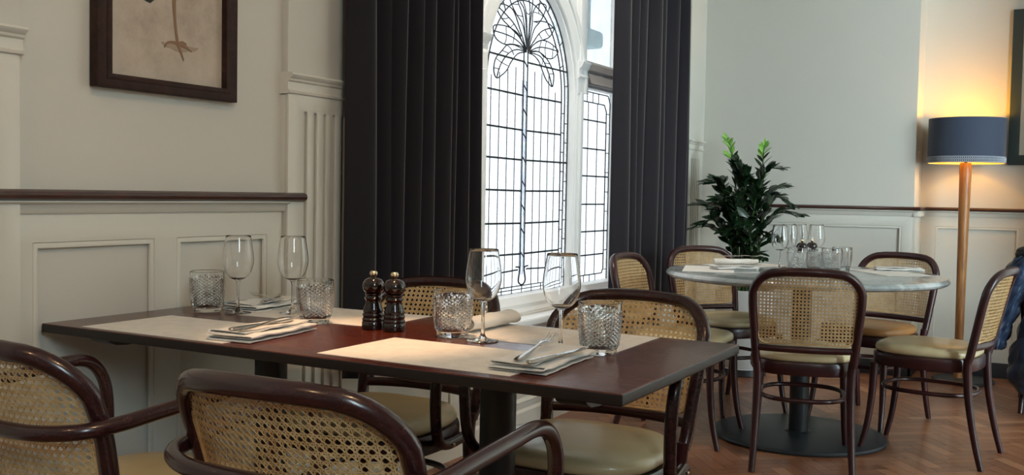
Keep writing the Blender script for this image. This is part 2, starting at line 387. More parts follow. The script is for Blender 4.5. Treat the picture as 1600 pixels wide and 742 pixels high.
# window apron panelling under the sill
apr=struct(plate('trim_6',[rect(2.77,6.17,.15,.50)]+[rect(a,b,.21,.45) for a,b in [(2.90,3.42),(3.50,4.02),(4.10,4.62),(4.70,5.22),(5.30,5.82)]],.014,M['gloss'],None,onX(WX+.007),.003))
for a,b in [(2.90,3.42),(3.50,4.02),(4.10,4.62),(4.70,5.22),(5.30,5.82)]:
    plate('panel_moulding',[rect(a,b,.21,.45),rect(a+.014,b-.014,.224,.436)],.010,M['gloss'],apr,onX(WX+.008),.003)
# back wall wainscot, rail, skirting
wb=struct(plate('trim_7',[rect(-2.17,AX,.09,1.0),rect(-2.0,-1.46,.2,.925),rect(-1.395,-.895,.2,.925)],.014,M['gloss'],None,onY(BY-.007),.003))
for a,b in ((-2.0,-1.46),(-1.395,-.895)): plate('panel_moulding',[rect(a,b,.2,.925),rect(a+.014,b-.014,.214,.911)],.010,M['gloss'],wb,onY(BY-.008),.003)
strip_x('cove_moulding',-2.17,AX+.028,cove(1.022,.03,.036),M['gloss'],wb,BY-.012)
struct(strip_x('trim_8',-2.17,AX+.035,rail_prof(1.022,1.045,.05),M['rail']))
struct(strip_x('baseboard_back',-2.17,AX+.012,[(.018,0),(.018,.085),(.01,.10)],M['skirt']))
# breast return
rp=struct(MB().box(AX-.002,AX+.012,BY-.014,AY,.09,1.0).build('trim_9',M['gloss'],None,False))
MB().box(AX,AX+.035,BY-.03,AY,.985,1.022).build('cove_moulding',M['gloss'],rp,True,40,.008)
r_=MB().box(AX,AX+.045,BY-.05,AY,1.022,1.045).build('dado_cap',M['rail'],rp,True,40,.006)
MB().box(AX,AX+.018,BY-.018,AY,0,.10).build('skirting',M['skirt'],rp,False)
# alcove
wa=struct(plate('trim_10',[rect(AX,RX,.09,1.0)]+[rect(a,b,.2,.925) for a,b in ((-.735,-.262),(-.17,.42),(.52,1.2),(1.3,2.0),(2.1,2.8))],.014,M['gloss'],None,onY(AY-.007),.003))
for a,b in ((-.735,-.262),(-.17,.42)): plate('panel_moulding',[rect(a,b,.2,.925),rect(a+.014,b-.014,.214,.911)],.010,M['gloss'],wa,onY(AY-.008),.003)
strip_x('cove_moulding',AX,RX,cove(1.022,.03,.036),M['gloss'],wa,AY-.012)
struct(strip_x('trim_11',AX,RX,rail_prof(1.022,1.045,.05),M['rail'],None,AY))
struct(strip_x('baseboard_alcove',AX,RX,[(.018,0),(.018,.085),(.01,.10)],M['skirt'],None,AY))

# ================================================================== WINDOW
GX=-2.33
YC,RA,ZS=4.290,.462,1.575            # arch centre, radius, springing
yL,yR=YC-RA,YC+RA
ZB=.60
sideL=(3.42,yL-.12); sideR=(yR+.12,5.31)
def arc(c,z,r,a0,a1,n=24): return [(c+r*math.cos(a0+(a1-a0)*i/n), z+r*math.sin(a0+(a1-a0)*i/n)) for i in range(n+1)]
KZ=1.13
def oval(r,a0,a1,n=32): return [(YC+r*math.cos(a0+(a1-a0)*i/n), ZS+r*KZ*math.sin(a0+(a1-a0)*i/n)) for i in range(n+1)]
def archloop(r, zb): return [(YC-r,zb),(YC+r,zb)]+oval(r,0,PI)
def band(r0,r1,a0=.06,a1=PI-.06): return oval(r1,a0,a1)+oval(r0,a1,a0)
STZ=1.655; UPZ=1.80
frame=struct(plate('window_1',[rect(WY0-.01,WY1+.01,WZ0-.01,WZ1+.01),archloop(RA,ZB),rect(*sideL,ZB-.02,STZ),rect(*sideR,ZB-.02,STZ)]
  +[[(sideL[0],UPZ),(YC-.60,UPZ),(YC-.60,2.84),(sideL[0],2.84)],[(YC+.60,UPZ),(sideR[1],UPZ),(sideR[1],2.84),(YC+.60,2.84)]],.05,M['white'],None,onX(GX+.025),.006))
# glazing
plate('side_pane',[rect(sideL[0],sideL[1],ZB-.02,STZ)],.004,M['rippled'],frame,onX(GX+.01))
plate('side_pane',[rect(sideR[0],sideR[1],ZB-.02,STZ)],.004,M['rippled'],frame,onX(GX+.01))
plate('upper_pane',[rect(sideL[0]-.005,YC-.592,UPZ-.005,2.845)],.004,M['clear_pane'],frame,onX(GX+.01))
plate('upper_pane',[rect(YC+.592,sideR[1]+.005,UPZ-.005,2.845)],.004,M['clear_pane'],frame,onX(GX+.01))
TY=4.278
plate('palm_pane',[archloop(RA-.037,ZB+.036),rect(TY-.02,TY+.02,ZB+.09,ZS+.05)],.004,M['rippled'],frame,onX(GX+.01))
plate('border_pane',[archloop(RA+.004,ZB-.004),archloop(RA-.037,ZB+.036)[::-1]],.004,M['border_glass'],frame,onX(GX+.0102))
plate('trunk_pane',[rect(TY-.02,TY+.02,ZB+.09,ZS+.05)],.004,M['blue_glass'],frame,onX(GX+.01))
LX=GX+.016
def lead(mb, pts, r=.0034, sm=0):
    P=[(LX,a,b) for a,b in pts]; r*=1.12
    if sm: P=catmull(P,sm)
    mb.tube(P,r,6)
mb=MB()
ir=RA-.080
lead(mb,archloop(ir,ZB+.036)+[(YC-ir,ZB+.036)],.003)
lead(mb,archloop(RA-.002,ZB+.002)+[(YC-RA,ZB)],.003)
lead(mb,archloop(RA-.040,ZB+.020)+[(YC-RA+.04,ZB+.02)],.0026)
bars=[1.718,1.556,1.39,1.247,1.098,.942,.794]
for k,z in enumerate(bars): lead(mb,[(YC-ir,z),(TY-.02,z-.003)],.0042); lead(mb,[(TY+.02,z-.003),(YC+ir+(.080 if k in(0,3,) else 0),z)],.0042)
# vertical leads left and right of the trunk
for k in range(1,5): lead(mb,[(TY-.02-k*.077,ZB+.036),(TY-.02-k*.077,1.70-.02*k)],.0021)
for k in range(1,5): lead(mb,[(TY+.02+k*.0755,ZB+.036),(TY+.02+k*.0755,1.68 if k<4 else 1.60)],.0021)
# trunk
lead(mb,[(TY-.02,ZB+.12),(TY-.02,1.76)],.0032); lead(mb,[(TY+.02,ZB+.12),(TY+.02,1.76)],.0032)
lead(mb,[(TY-.06,ZB+.13),(TY-.022,ZB+.12),(TY-.035,ZB+.06),(TY,ZB+.04),(TY+.035,ZB+.06),(TY+.022,ZB+.12),(TY+.06,ZB+.13)],.0035,5)
lead(mb,[(YC-ir,ZB+.105),(TY-.045,ZB+.115)],.0035); lead(mb,[(TY+.045,ZB+.115),(YC+ir,ZB+.105)],.0035)
z=.78
while z<1.72: lead(mb,[(TY-.02,z+.022),(TY+.02,z-.01)],.0028); z+=.115
# border ticks
z=.70; k=0
while z<1.58:
    for s_ in (-1,1): lead(mb,[(YC+s_*ir,z),(YC+s_*(RA-.04),z)],.0024); lead(mb,[(YC+s_*(RA-.04),z-.05),(YC+s_*RA,z-.05)],.0024)
    z+=.1
for a in range(8,180,13):
    c_,s_=math.cos(math.radians(a)),math.sin(math.radians(a)); q0,q1=(ir,RA-.04) if a%2 else (RA-.04,RA); lead(mb,[(YC+q0*c_,ZS+q0*KZ*s_),(YC+q1*c_,ZS+q1*KZ*s_)],.0024)
for k in range(9): y=yL+.05+k*.1; lead(mb,[(y,ZB),(y,ZB+.036)],.0024)
# palm fronds, leaded outlines
fronds=[[(300,400),(265,360),(200,340),(155,345),(120,385),(75,440),(60,510),(65,560),(80,585),(105,575),(150,535),(185,470),(230,415),(270,402),(300,400)],
 [(300,398),(230,380),(175,400),(130,450),(100,510),(80,585)],
 [(300,395),(255,290),(215,240),(150,205),(70,200),(60,240),(80,300),(140,340),(210,345),(300,395)],
 [(60,240),(130,260),(200,290),(250,330),(290,375)],
 [(300,385),(250,220),(205,90),(150,50),(90,45),(85,80),(120,150),(180,215),(250,290),(300,390)],
 [(90,60),(160,130),(210,190),(260,280)],
 [(305,380),(275,200),(230,120),(190,40),(175,-30),(215,-40),(245,40),(275,130),(305,370)],
 [(310,380),(300,100),(275,0),(290,-60),(320,-10),(330,100),(310,380)],
 [(310,385),(345,200),(355,90),(400,25),(460,35),(435,120),(400,175),(360,230),(315,385)],
 [(310,390),(350,330),(400,260),(450,225),(525,213),(490,280),(440,305),(390,320),(340,360),(310,395)],
 [(360,165),(430,160),(480,175),(525,213)],
 [(320,400),(350,350),(420,310),(490,330),(560,395),(530,445),(490,458),(440,440),(400,400),(330,400)],
 [(560,400),(480,375),(400,365),(330,390)],
 [(310,400),(380,395),(440,430),(490,500),(520,580),(520,640),(507,685),(460,630),(430,560),(400,480),(360,430),(310,405)],
 [(330,405),(400,430),(440,480),(480,580),(507,685)],
 [(310,380),(290,100),(255,20)],[(312,380),(335,150),(352,20),(350,-40)]]
cross=[[(155,345),(185,375),(205,420)],[(120,385),(165,405)],[(75,440),(110,470),(160,500)],[(60,510),(100,520)],[(150,205),(150,300),(135,340)],[(215,240),(200,330)],[(120,150),(150,150),(170,140)],[(180,215),(210,185)],[(230,120),(275,130)],[(190,40),(240,40)],[(400,25),(400,100)],[(355,90),(400,100),(435,120)],[(360,165),(400,175)],[(400,260),(425,300)],[(450,225),(470,260),(490,280)],[(420,310),(405,365),(400,400)],[(460,320),(450,380),(455,445)],[(520,350),(510,450)],[(440,430),(430,480),(420,510)],[(490,500),(450,490)],[(520,580),(485,580)],[(350,330),(370,300)],[(300,95),(318,110),(335,95)]]
def palm(p):   # frond drawing grid laid onto the arched light
    a,b=p; return (3.8765+.0013063*a+.0000335*b, 1.9560+.000182*a-.0006173*b)
for f in fronds: lead(mb,[palm(p) for p in f],.0027,4)
for f in cross: lead(mb,[palm(p) for p in f],.0019,4)
mb.build('leading',M['lead'],frame)
mb=MB()
for s0,s1 in (sideL,sideR):
    a,b=s0+.012,s1-.012; ia,ib=a+.03,b-.05
    far = s0>4
    zb,zt=ZB-.01,STZ-.012
    lead(mb,[(a-.006,zb),(b,zb),(b,zt-.04),(b-.03,zt),(a-.006,zt)],.0028)
    lead(mb,[(a-.01,zb+.05),(ib-.02,zb+.05),(ib,zb+.075),(ib,zt-.09),(ib-.03,zt-.055),(a-.01,zt-.055)],.003)
    for z in (1.49,1.335,1.185,1.03,.88,.75): lead(mb,[(a-.01,z),(b if z in (1.185,.88) else ib,z)],.0038)
    for k in (1,2): y=a+(ib-a)*k/3; lead(mb,[(y,zb+.05),(y,zt-.055)],.0022)
    z=.66
    while z<1.6: lead(mb,[(ib,z),(b,z)],.0022); z+=.11
    for k in range(4): y=a+.03+k*.075; lead(mb,[(y,zt-.055),(y,zt)],.0022); lead(mb,[(y,zb),(y,zb+.05)],.0022)
mb.build('side_leading',M['lead'],frame)
# mullion columns with capitals, arch band, posts
for s_,c0,c1,d in ((-1,yL-.105,yL-.025,.024),(1,yR+.012,yR+.098,0)):
    mb=MB(); mb.box(GX+.045,GX+.062+d,c0,c1,ZB,1.70)
    mb.box(GX+.055,GX+.073+d,c0+.026,c1-.026,ZB+.04,1.62)
    mb.build('mullion',M['white'],frame,True,40,.006,3)
    pr=[(.06,1.685),(.078,1.69),(.082,1.70),(.076,1.712),(.076,1.735),(.092,1.75),(.10,1.765),(.102,1.775),(.06,1.782)]
    strip_y('capital',c0-.012,c1+.012,pr,M['white'],frame,GX)
for a,b in ((sideL[0]-.06,sideL[1]+.02),(sideR[0]-.02,sideR[1]+.075)):
    strip_y('transom',a,b,[(.05,1.67),(.060,1.672),(.063,1.682),(.060,1.690),(.060,1.742),(.068,1.748),(.069,1.782),(.05,1.785)],M['white'],frame,GX)
plate('arch_band',[band(RA+.012,RA+.105)],.022,M['white'],frame,onX(GX+.058),.006,2)
plate('arch_bead',[band(RA+.085,RA+.115)],.016,M['white'],frame,onX(GX+.072),.004,2)
for y in (YC-.52,YC+.52): MB().box(GX+.04,GX+.075,y-.04,y+.04,UPZ-.03,2.92).build('post',M['white'],frame,True,40,.008,3)
# reveal lining, sill
MB().box(GX,WX+.02,WY1-.035,WY1+.0,.53,2.92).build('reveal',M['white'],frame,True,40,.004)
MB().box(GX,WX+.02,WY0,WY0+.035,.53,2.92).build('reveal',M['white'],frame,True,40,.004)
MB().box(GX,WX+.02,WY0,WY1,2.89,2.93).build('reveal',M['white'],frame,True,40,.004)
strip_y('bottom_rail',WY0,WY1,[(.05,.52),(.135,.52),(.135,.535),(.118,.55),(.118,.568),(.10,.582),(.085,.60),(.06,.603)],M['white'],frame,GX)
struct(MB().box(GX-.02,WX+.075,3.1,5.95,.487,.522).build('trim_12',M['white'],None,True,40,.01,3))
strip_y('sill_moulding',3.12,5.93,[(.012,.44),(.022,.445),(.03,.465),(.045,.487)],M['gloss'],apr,WX)
# architraves beside the window
struct(MB().box(WX-.002,WX+.03,6.04,6.13,.0,3.0).build('trim_13',M['gloss'],None,True,40,.01,3))
struct(MB().box(WX-.002,WX+.03,2.80,2.90,.5,3.0).build('trim_14',M['gloss'],None,True,40,.01,3))

# neighbouring building outside the clear pane
nb=empty('neighbouring_building',(-3.2,6.72,0)); tag(nb,'pale blue-grey pier and bracket of the building outside, seen through the clear upper pane','building')
MB().box(-.22,0,0,.22,2.30,5).build('pier',M['render_wall'],nb,True,40,.02)
MB().box(-.22,.03,.06,.40,2.20,2.33).build('bracket',M['render_wall'],nb,True,40,.04,3)
MB().box(-.30,.1,-.2,2.5,3.3,5).build('overhang',M['render_wall'],nb,True,40,.02)

# ================================================================== CURTAINS
def curtain(name, y0, y1, folds, seed, label):
    rnd=random.Random(seed); n=folds*14; z0,z1=.46,2.78
    ph=[rnd.uniform(.7,1.3) for _ in range(folds+1)]
    ys=[y0+(y1-y0)*i/n for i in range(n+1)]
    vs=[];fs=[]
    rows=14; th=.004
    wd=[rnd.uniform(.65,1.5) for _ in range(folds)]; cw=[0]
    for q in wd: cw.append(cw[-1]+q)
    tot=cw[-1]
    def fx(t,z):   # t in 0..1 along the width
        s=t*tot; k=0
        while k<folds-1 and s>cw[k+1]: k+=1
        u=(s-cw[k])/wd[k]
        amp=.040*ph[k]
        hump=(.5-.5*math.cos(2*PI*u))**.62
        return -2.062+amp*1.6*hump-.018+.006*math.sin(z*2.1+k*1.7)*hump
    for side in (0,1):
        for r in range(rows+1):
            z=z0+(z1-z0)*r/rows
            for i in range(n+1):
                t=i/n; x=fx(t,z)
                yy=ys[i]+.012*math.sin(z*1.3+t*9)*(1-t)*t*4
                vs.append((x-(th if side else 0),yy,z))
    A=(rows+1)*(n+1)
    for r in range(rows):
        for i in range(n):
            a=r*(n+1)+i; fs.append((a,a+1,a+n+2,a+n+1)); fs.append((A+a,A+a+n+1,A+a+n+2,A+a+1))
    for r in range(rows):
        for i in (0,n): a=r*(n+1)+i; fs.append((a,a+n+1,A+a+n+1,A+a))
    for i in range(n):
        for r in (0,rows): a=r*(n+1)+i; fs.append((a,A+a,A+a+1,a+1))
    o=MB().add(vs,fs).build(name,M['velvet'],None,True,60)
    return tag(o,label,'curtain','curtains at the leaded window')
curtain('curtain',2.615,3.395,9,5,'wide dark navy pleated curtain left of the leaded window, behind the pepper mills')
curtain('curtain',4.80,5.90,8,9,'dark navy pleated curtain right of the leaded window, left of the potted plant')
cr=empty('curtain_rail',(-2.03,0,2.82)); tag(cr,'dark curtain pole above the leaded window','curtain rail')
MB().tube([(0,2.5,0),(0,6.1,0)],.016,14).build('pole',M['iron'],cr)
for y in (2.56,4.1,6.0): MB().tube([(-.14,y,0),(0,y,0)],.009,8).build('bracket',M['iron'],cr)

# ================================================================== PICTURES
pf=empty('framed_picture',(WX,1.943,1.333)); tag(pf,'dark worn wooden frame with a wading bird leg painted on aged canvas, left wall','picture')
PW,PH=.243,.78
outer=rect(-PW,PW,0,PH); inner=rect(-PW+.043,PW-.043,.032,PH-.032)
plate('frame',[outer,inner],.03,M['frame_dark'],pf,lambda c:Vector((.017+c[2],c[0],c[1])),.004,2)
plate('frame_lip',[rect(-PW+.03,PW-.03,.022,PH-.022),rect(-PW+.046,PW-.046,.036,PH-.036)],.006,M['frame_dark'],pf,lambda c:Vector((.031+c[2],c[0],c[1])),.002)
MB().box(.002,.010,-PW+.03,PW-.03,.02,PH-.02).build('canvas',M['canvas'],pf,False)
CX=.0106
def paintshape(name, pts, m):
    return plate(name,[pts],.0012,m,pf,lambda c:Vector((CX+c[2],c[0],c[1])))
def ribbon(path, ws):
    P=catmull([(a,b,0) for a,b in path],5); W=[]; n=len(P)
    L_=[];R_=[]
    for i,p in enumerate(P):
        t=(P[min(i+1,n-1)]-P[max(i-1,0)]).normalized(); s=i/(n-1)*(len(ws)-1); k=min(int(s),len(ws)-2); wv=ws[k]+(ws[k+1]-ws[k])*(s-k)
        nn=Vector((-t.y,t.x,0))*wv; L_.append((p.x+nn.x,p.y+nn.y)); R_.append((p.x-nn.x,p.y-nn.y))
    return L_+R_[::-1]
ft=(.035,.143)
paintshape('ground_wash',[(ft[0]+.06*math.cos(a)*(1+.2*math.sin(3*a))+.01,ft[1]-.008+.011*math.sin(a)+.003*math.sin(5*a)) for a in [2*PI*i/24 for i in range(24)]],M['shadow_wash'])
CX=.0116
paintshape('bird_leg',ribbon([(.030,.62),(.030,.40),(.022,.27),(.026,.20),ft],[.006,.005,.0062,.0038,.0045]),M['bird_leg'])
for pth in ([ft,(.062,.138),(.085,.128)],[ft,(.02,.145),(.0,.142),(-.012,.128)],[ft,(.046,.122),(.056,.10)],[ft,(.05,.149),(.066,.146)]):
    CX+=.0002; paintshape('bird_toe',ribbon(pth,[.005,.0035,.0018]),M['bird_leg'])
CX=.0120
paintshape('wing_tip',[(-.105,.46),(-.105,.30),(-.095,.262),(-.085,.255),(-.08,.243),(-.06,.238),(-.045,.25),(-.035,.29),(-.03,.36),(-.02,.50),(-.06,.60)],M['feather'])

pr_=empty('framed_print',(-.339,AY,1.311)); tag(pr_,'dark green framed landscape print with cream mount, on alcove wall right of lamp','picture')
FW,FH=.80,.94
plate('frame',[rect(0,FW,0,FH),rect(.06,FW-.06,.06,FH-.06)],.03,M['frame_green'],pr_,lambda c:Vector((c[0],-.017-c[2],c[1])),.005,2)
MB().box(.04,FW-.04,-.012,-.002,.04,FH-.04).build('mount',M['mount'],pr_,False)
MB().box(.105,FW-.105,-.0145,-.012,.105,FH-.105).build('print',M['landscape'],pr_,False)

# ================================================================== CHAIRS
HW=.205
CURVE=[.034]
def yback(x,z,c=None):
    c=CURVE[0]
    zz=min(max(z,.40),.82); b=-.195-(.235 if c<.05 else .28)*(zz-.44)-(0 if c<.05 else .25*max(0,zz-.62)**1.5)
    if z<.44: b=-.195
    k=min(1,(abs(x)/HW)); return b-c*(1-(k*k if c<.05 else k**2.5))*(1 if z>.46 else .3)
def hwz(z):   # half width between the upright centres
    pts=[(0,.19),(.36,.178),(.50,.190),(.66,.203),(.83,.205)]
    for (a,p),(b,q) in zip(pts,pts[1:]):
        if z<=b: return p+(q-p)*(z-a)/(b-a)
    return .205
ZT=.798
def bp(x,z): return Vector((x,yback(x,z),z))
def back_path():
    P=[]
    for i in range(9): z=.43+(.70-.43)*i/8; P.append(bp(-hwz(z),z))
    R=.095
    for i in range(1,9):
        a=PI-(PI/2)*i/8; x=-HW+R+R*math.cos(a); z=ZT-R+R*math.sin(a)-.004*(abs(x)/HW)**2; P.append(bp(x,z))
    for i in range(1,12):
        x=(-HW+R)+(2*(HW-R))*i/12; P.append(bp(x,ZT+.004*(1-(x/(HW-R))**2)))
    Q=[Vector((-p.x,p.y,p.z)) for p in P[:17]][::-1]
    return P+Q
# woven cane panel -> real strands (pairs up, pairs across, two diagonals), clipped to a rounded outline
def cane_mesh(p=.0138, wpair=.0021, wd=.0026):
    zb,zt=.512,ZT-.012
    def hw(z): return hwz(z)-.012
    R=.085
    def inside(x,z):
        if z<zb or z>zt: return False
        h=hw(z)
        if abs(x)>h: return False
        if z>zt-R and abs(x)>h-R:
            return (abs(x)-(h-R))**2+(z-(zt-R))**2<=R*R
        r=.03
        if z<zb+r and abs(x)>h-r: return (abs(x)-(h-r))**2+(zb+r-z)**2<=r*r
        return True
    vs=[];fs=[]
    def S(x,z,o): v=bp(x,z); return (v.x,v.y+o,v.z)
    def strand(f, T, step, wid, off, amp, ph):
        """f(t)->(x,z); ribbon with width wid"""
        t=T[0]; run=[]
        def flush():
            if len(run)>=2:
                b=len(vs)
                for (x,z,dx,dz,o) in run:
                    vs.append(S(x-dz*wid/2,z+dx*wid/2,o-.0002)); vs.append(S(x,z,o+.0004)); vs.append(S(x+dz*wid/2,z-dx*wid/2,o-.0002))
                for i in range(len(run)-1):
                    a=b+3*i; fs.append((a,a+3,a+4,a+1)); fs.append((a+1,a+4,a+5,a+2))
            run.clear()
        (xa,za),(xb,zb_)=f(0),f(1); L_=math.hypot(xb-xa,zb_-za); dx,dz=(xb-xa)/L_,(zb_-za)/L_
        i=0
        while t<=T[1]+1e-9:
            x,z=f(t)
            if inside(x,z): run.append((x,z,dx,dz,off+amp*math.cos(PI*i+ph)))
            else: flush()
            t+=step; i+=1
        flush()
    nx=int(.22/p)+2; z0=zb+.002
    nz=int((zt-zb)/p)+2
    for i in range(-nx,nx+1):
        for s in (-1,1):
            x=i*p+s*p*.125; strand(lambda t:(x,z0+t),(0,nz*p),p/2,wpair,0,.0005,PI*(s>0))
    for j in range(0,nz+1):
        for s in (-1,1):
            z=z0+j*p+s*p*.125; strand(lambda t:(-nx*p+t,z),(0,2*nx*p),p/2,wpair,.0003,.0005,PI*(s>0))
    for k in range(-nx-nz-2,nx+nz+2):
        c=(k+.5)*p
        strand(lambda t:(-nx*p+t,z0+c+(-nx*p+t)),(0,2*nx*p),p/2,wd,.0011,.0005,0)
        strand(lambda t:(-nx*p+t,z0+c-(-nx*p+t)),(0,2*nx*p),p/2,wd,-.0008,.0005,PI)
    me=bpy.data.meshes.new('cane_panel'); me.from_pydata(vs,[],fs); me.update(); me.materials.append(M['cane'])
    # spline trim around the panel
    out=[]
    h=hw(zb); r=.03
    for i in range(5): a=-PI/2-(PI/2)*i/4; out.append((-h+r+r*math.cos(a),zb+r+r*math.sin(a)))
    for i in range(6): z=zb+.05+(zt-R-zb-.06)*i/5; out.append((-hw(z),z))
    for i in range(8): a=PI-(PI/2)*i/7; out.append((-hw(zt-R)+R+R*math.cos(a)*1.0,zt-R+R*math.sin(a)))
    out+= [(-.06,zt),(0,zt)]
    full=out+[(-a,b) for a,b in out[::-1][1:]]
    tr=MB(); tr.tube([bp(a,b)+Vector((0,-.0005,0)) for a,b in full],.0036,8,closed=True)
    return me,tr.mesh('cane_trim')
CANES={}
for kk,cv in ((False,.034),(True,.066)):
    CURVE[0]=cv; CANES[kk]=cane_mesh()
def seat_outline(k=1.0, n=48):
    P=[]
    for i in range(n):
        a=2*PI*i/n; c,s=math.cos(a),math.sin(a)
        e=.62
        x=math.copysign(abs(c)**e,c)*.212; y=math.copysign(abs(s)**e,s)*.212
        x*= 1-.10*(-(y)/.212 if y<0 else 0)
        P.append((x*k,y*k-.002))
    return P
def loft(mb, rings):
    n=len(rings[0]); vs=[p for r in rings for p in r]; fs=[]
    for i in range(len(rings)-1):
        for k in range(n): k2=(k+1)%n; fs.append((i*n+k,i*n+k2,(i+1)*n+k2,(i+1)*n+k))
    fs.append(tuple(range(n))[::-1]); fs.append(tuple(range((len(rings)-1)*n,len(rings)*n)))
    mb.add(vs,fs)
def ring(k,z): return [(x,y,z) for x,y in seat_outline(k)]
def make_chair(arms, label, pad='vinyl', worn=False):
    root=empty('cane_armchair' if arms else 'cane_dining_chair'); tag(root,label,'chair')
    if arms: root.scale=(1.09,1,1)
    bm_=M['bent_worn'] if worn else M['bent']
    CURVE[0]=.066 if arms else .034; CANE,CTRIM=CANES[arms]
    bpth=back_path(); nb_=len(bpth)
    rad=[.0165 + .0012*math.sin(PI*i/(nb_-1)) for i in range(nb_)]
    MB().tube(bpth,rad,14,upv=None).build('back_frame',bm_,root)
    cb=[bp(x,.492)+Vector((0,.0,0)) for x in [-.186+.372*i/10 for i in range(11)]]
    MB().tube(cb,.0135,10,flat=.8,upv=(0,1,0)).build('crossbar',M['bent'],root)
    link('cane_panel',CANE,None,root); link('cane_trim',CTRIM,M['cane'],root,True)
    mb=MB(); loft(mb,[ring(.93,.383),ring(.985,.384),ring(1,.39),ring(1,.428),ring(.985,.436),ring(.9,.437)]); mb.build('seat_frame',M['bent'],root,True,50)
    mb=MB(); loft(mb,[ring(.93,.437),ring(.965,.445),ring(.97,.455),ring(.955,.466),ring(.90,.474),ring(.75,.480),ring(.5,.483),ring(.2,.484)]); mb.build('seat_pad',M[pad],root,True,60)
    for s in (-1,1):
        P=catmull([(s*.190,-.262,0),(s*.184,-.232,.12),(s*.179,-.205,.27),(s*.178,-.196,.38),(s*.184,-.196,.45)],5)
        MB().tube(P,[.0125+.0045*min(1,i/12) for i in range(len(P))],12).build('leg',M['bent'],root)
        P=catmull([(s*.192,.226,0),(s*.183,.198,.12),(s*.176,.182,.26),(s*.172,.178,.392)],5)
        MB().tube(P,[.0115+.0055*min(1,i/12) for i in range(len(P))],12).build('leg',M['bent'],root)
    st=[(.166*math.copysign(abs(math.cos(a))**.75,math.cos(a)),-.012+.186*math.copysign(abs(math.sin(a))**.75,math.sin(a)),.282) for a in [2*PI*i/40 for i in range(40)]]
    MB().tube(st,.0095,10,closed=True).build('stretcher',M['bent'],root)
    if arms:
        for s in (-1,):
            half=[(.213,-.12,.404),(.224,-.03,.402),(.232,.025,.408),(.244,.075,.432),(.250,.098,.48),(.253,.106,.56),(.256,.100,.63),(.256,.072,.675),(.254,.025,.692),(.250,-.06,.687),(.243,-.16,.678),(.234,-.252,.668),(.212,-.314,.663),(.150,-.352,.660),(.06,-.364,.660)]
            P=half+[(-x,y,z) for x,y,z in half[::-1]]
            P=catmull(P,5)
            arm=MB().tube(P,.0142,12).build('arm_hoop',bm_,root)
        for s in (-1,1):
            for pt,d in (((s*.2245,-.26,.667),(0,-1,0)),((s*.232,-.08,.404),(1,0,0)),((s*.243,.0,.404),(1,0,0))):
                v=Vector(pt); dv=Vector((d[0]*s if d[0] else 0,d[1],0)).normalized() 
                q=v+dv*(.0155 if d[1] else .004)
                MB().tube([q-dv*.003,q,q+dv*.0012],[.0055,.0055,.004],12).build('screw',M['screw'],arm)
    return root
def place(o,x,y,deg,label=None,group=None,z=0):
    o.location=(x,y,z); o.rotation_euler=(0,0,math.radians(deg))
    if label: o['label']=label
    if group: o['group']=group
    return o
GA='bentwood armchairs at the dark rectangular table'; GC='bentwood cane chairs around the round table'
A0=make_chair(True,'', 'vinyl', True)
place(A0,-1.022,1.44,2,'cane-backed bentwood armchair in the foreground, its worn back nearest the middle of the table',GA)
A1=copy_tree(A0); place(A1,-1.668,1.445,-2,'cane-backed bentwood armchair at the lower left corner, beside the wall panelling',GA)
A2=copy_tree(A0); A0.scale=(1.02,1,1); A1.scale=(1.03,1,1); A2.scale=(1.09,1,1); place(A2,-1.69,2.265,180,'cane-backed bentwood armchair across the dark table, behind the pepper mills',GA)
A3=copy_tree(A2); place(A3,-1.05,2.265,180,'cane-backed bentwood armchair across the dark table, behind the nearest patterned tumbler',GA)
C0=make_chair(False,'')
place(C0,-.94,4.2,14,'armless bentwood chair seen square from behind in front of the round table',GC)
C1=copy_tree(C0); place(C1,-.505,4.64,82,'armless bentwood chair in profile right of the round table, back beside the navy coat',GC)
C3=copy_tree(C0); place(C3,-1.51,5.06,-127,'armless bentwood chair behind the left of the round table, in front of the potted plant',GC)
C4=copy_tree(C0); place(C4,-1.50,4.33,-90,'armless bentwood chair left of the round table, against the dark curtain',GC)
C2=copy_tree(C0); place(C2,-.84,5.17,161,'armless chair with tan seat behind the round table, left of the floor lamp',GC)
for ch in C2.children:
    if ch.name.startswith('seat_pad'):
        ch.data=ch.data.copy(); ch.data.materials.clear(); ch.data.materials.append(M['vinyl_tan'])
C5=copy_tree(C0); place(C5,0,6.02,2,'bentwood chair under the navy padded coat at the right edge, only its legs showing','chair behind the coat')

# ================================================================== RECTANGULAR TABLE
TX0,TX1,TY0,TY1=-2.152,-.644,1.553,2.238
tb=empty('dining_table',((TX0+TX1)/2,(TY0+TY1)/2,0)); tag(tb,'long dark stained rectangular table laid for four, its end against the cream panelling','table')
hx,hy=(TX1-TX0)/2,(TY1-TY0)/2
tp=MB().box(-hx,hx,-hy,hy,.728,.75).build('tabletop',[M['table'],M['table_edge']],tb,True,40,.0035,3)
for p in tp.data.polygons: p.material_index = 0 if p.normal.z>.5 else 1
for x in (-.555,.655):
    vs=[];n=14
    prof=[(-hy+.005+.0,.728),(-hy+.012,.722),(-hy+.03,.714),(-hy+.06,.711),(hy-.06,.711),(hy-.03,.714),(hy-.012,.722),(hy-.005,.728)]
    for xx in (x-.03,x+.03): vs+=[(xx,a,b) for a,b in prof]
    k=len(prof); MB().add(vs,[tuple(range(k)),tuple(range(k,2*k))[::-1]]+[(i,(i+1)%k,k+(i+1)%k,k+i) for i in range(k)]).build('batten',M['iron'],tb,True,40)
for x in (-.337,.320):
    c=MB(); c.lathe([(.040,.012),(.040,.714)],40,(x,0,0)); c.build('column',M['iron'],tb,True,40)
    c=MB(); c.box(x-.10,x+.10,-.24,.24,.711,.724); c.build('top_plate',M['iron'],tb,True,40,.003)
    c=MB(); c.box(x-.11,x+.11,-.27,.27,0,.014); c.build('foot_plate',M['disc'],tb,True,40,.005)

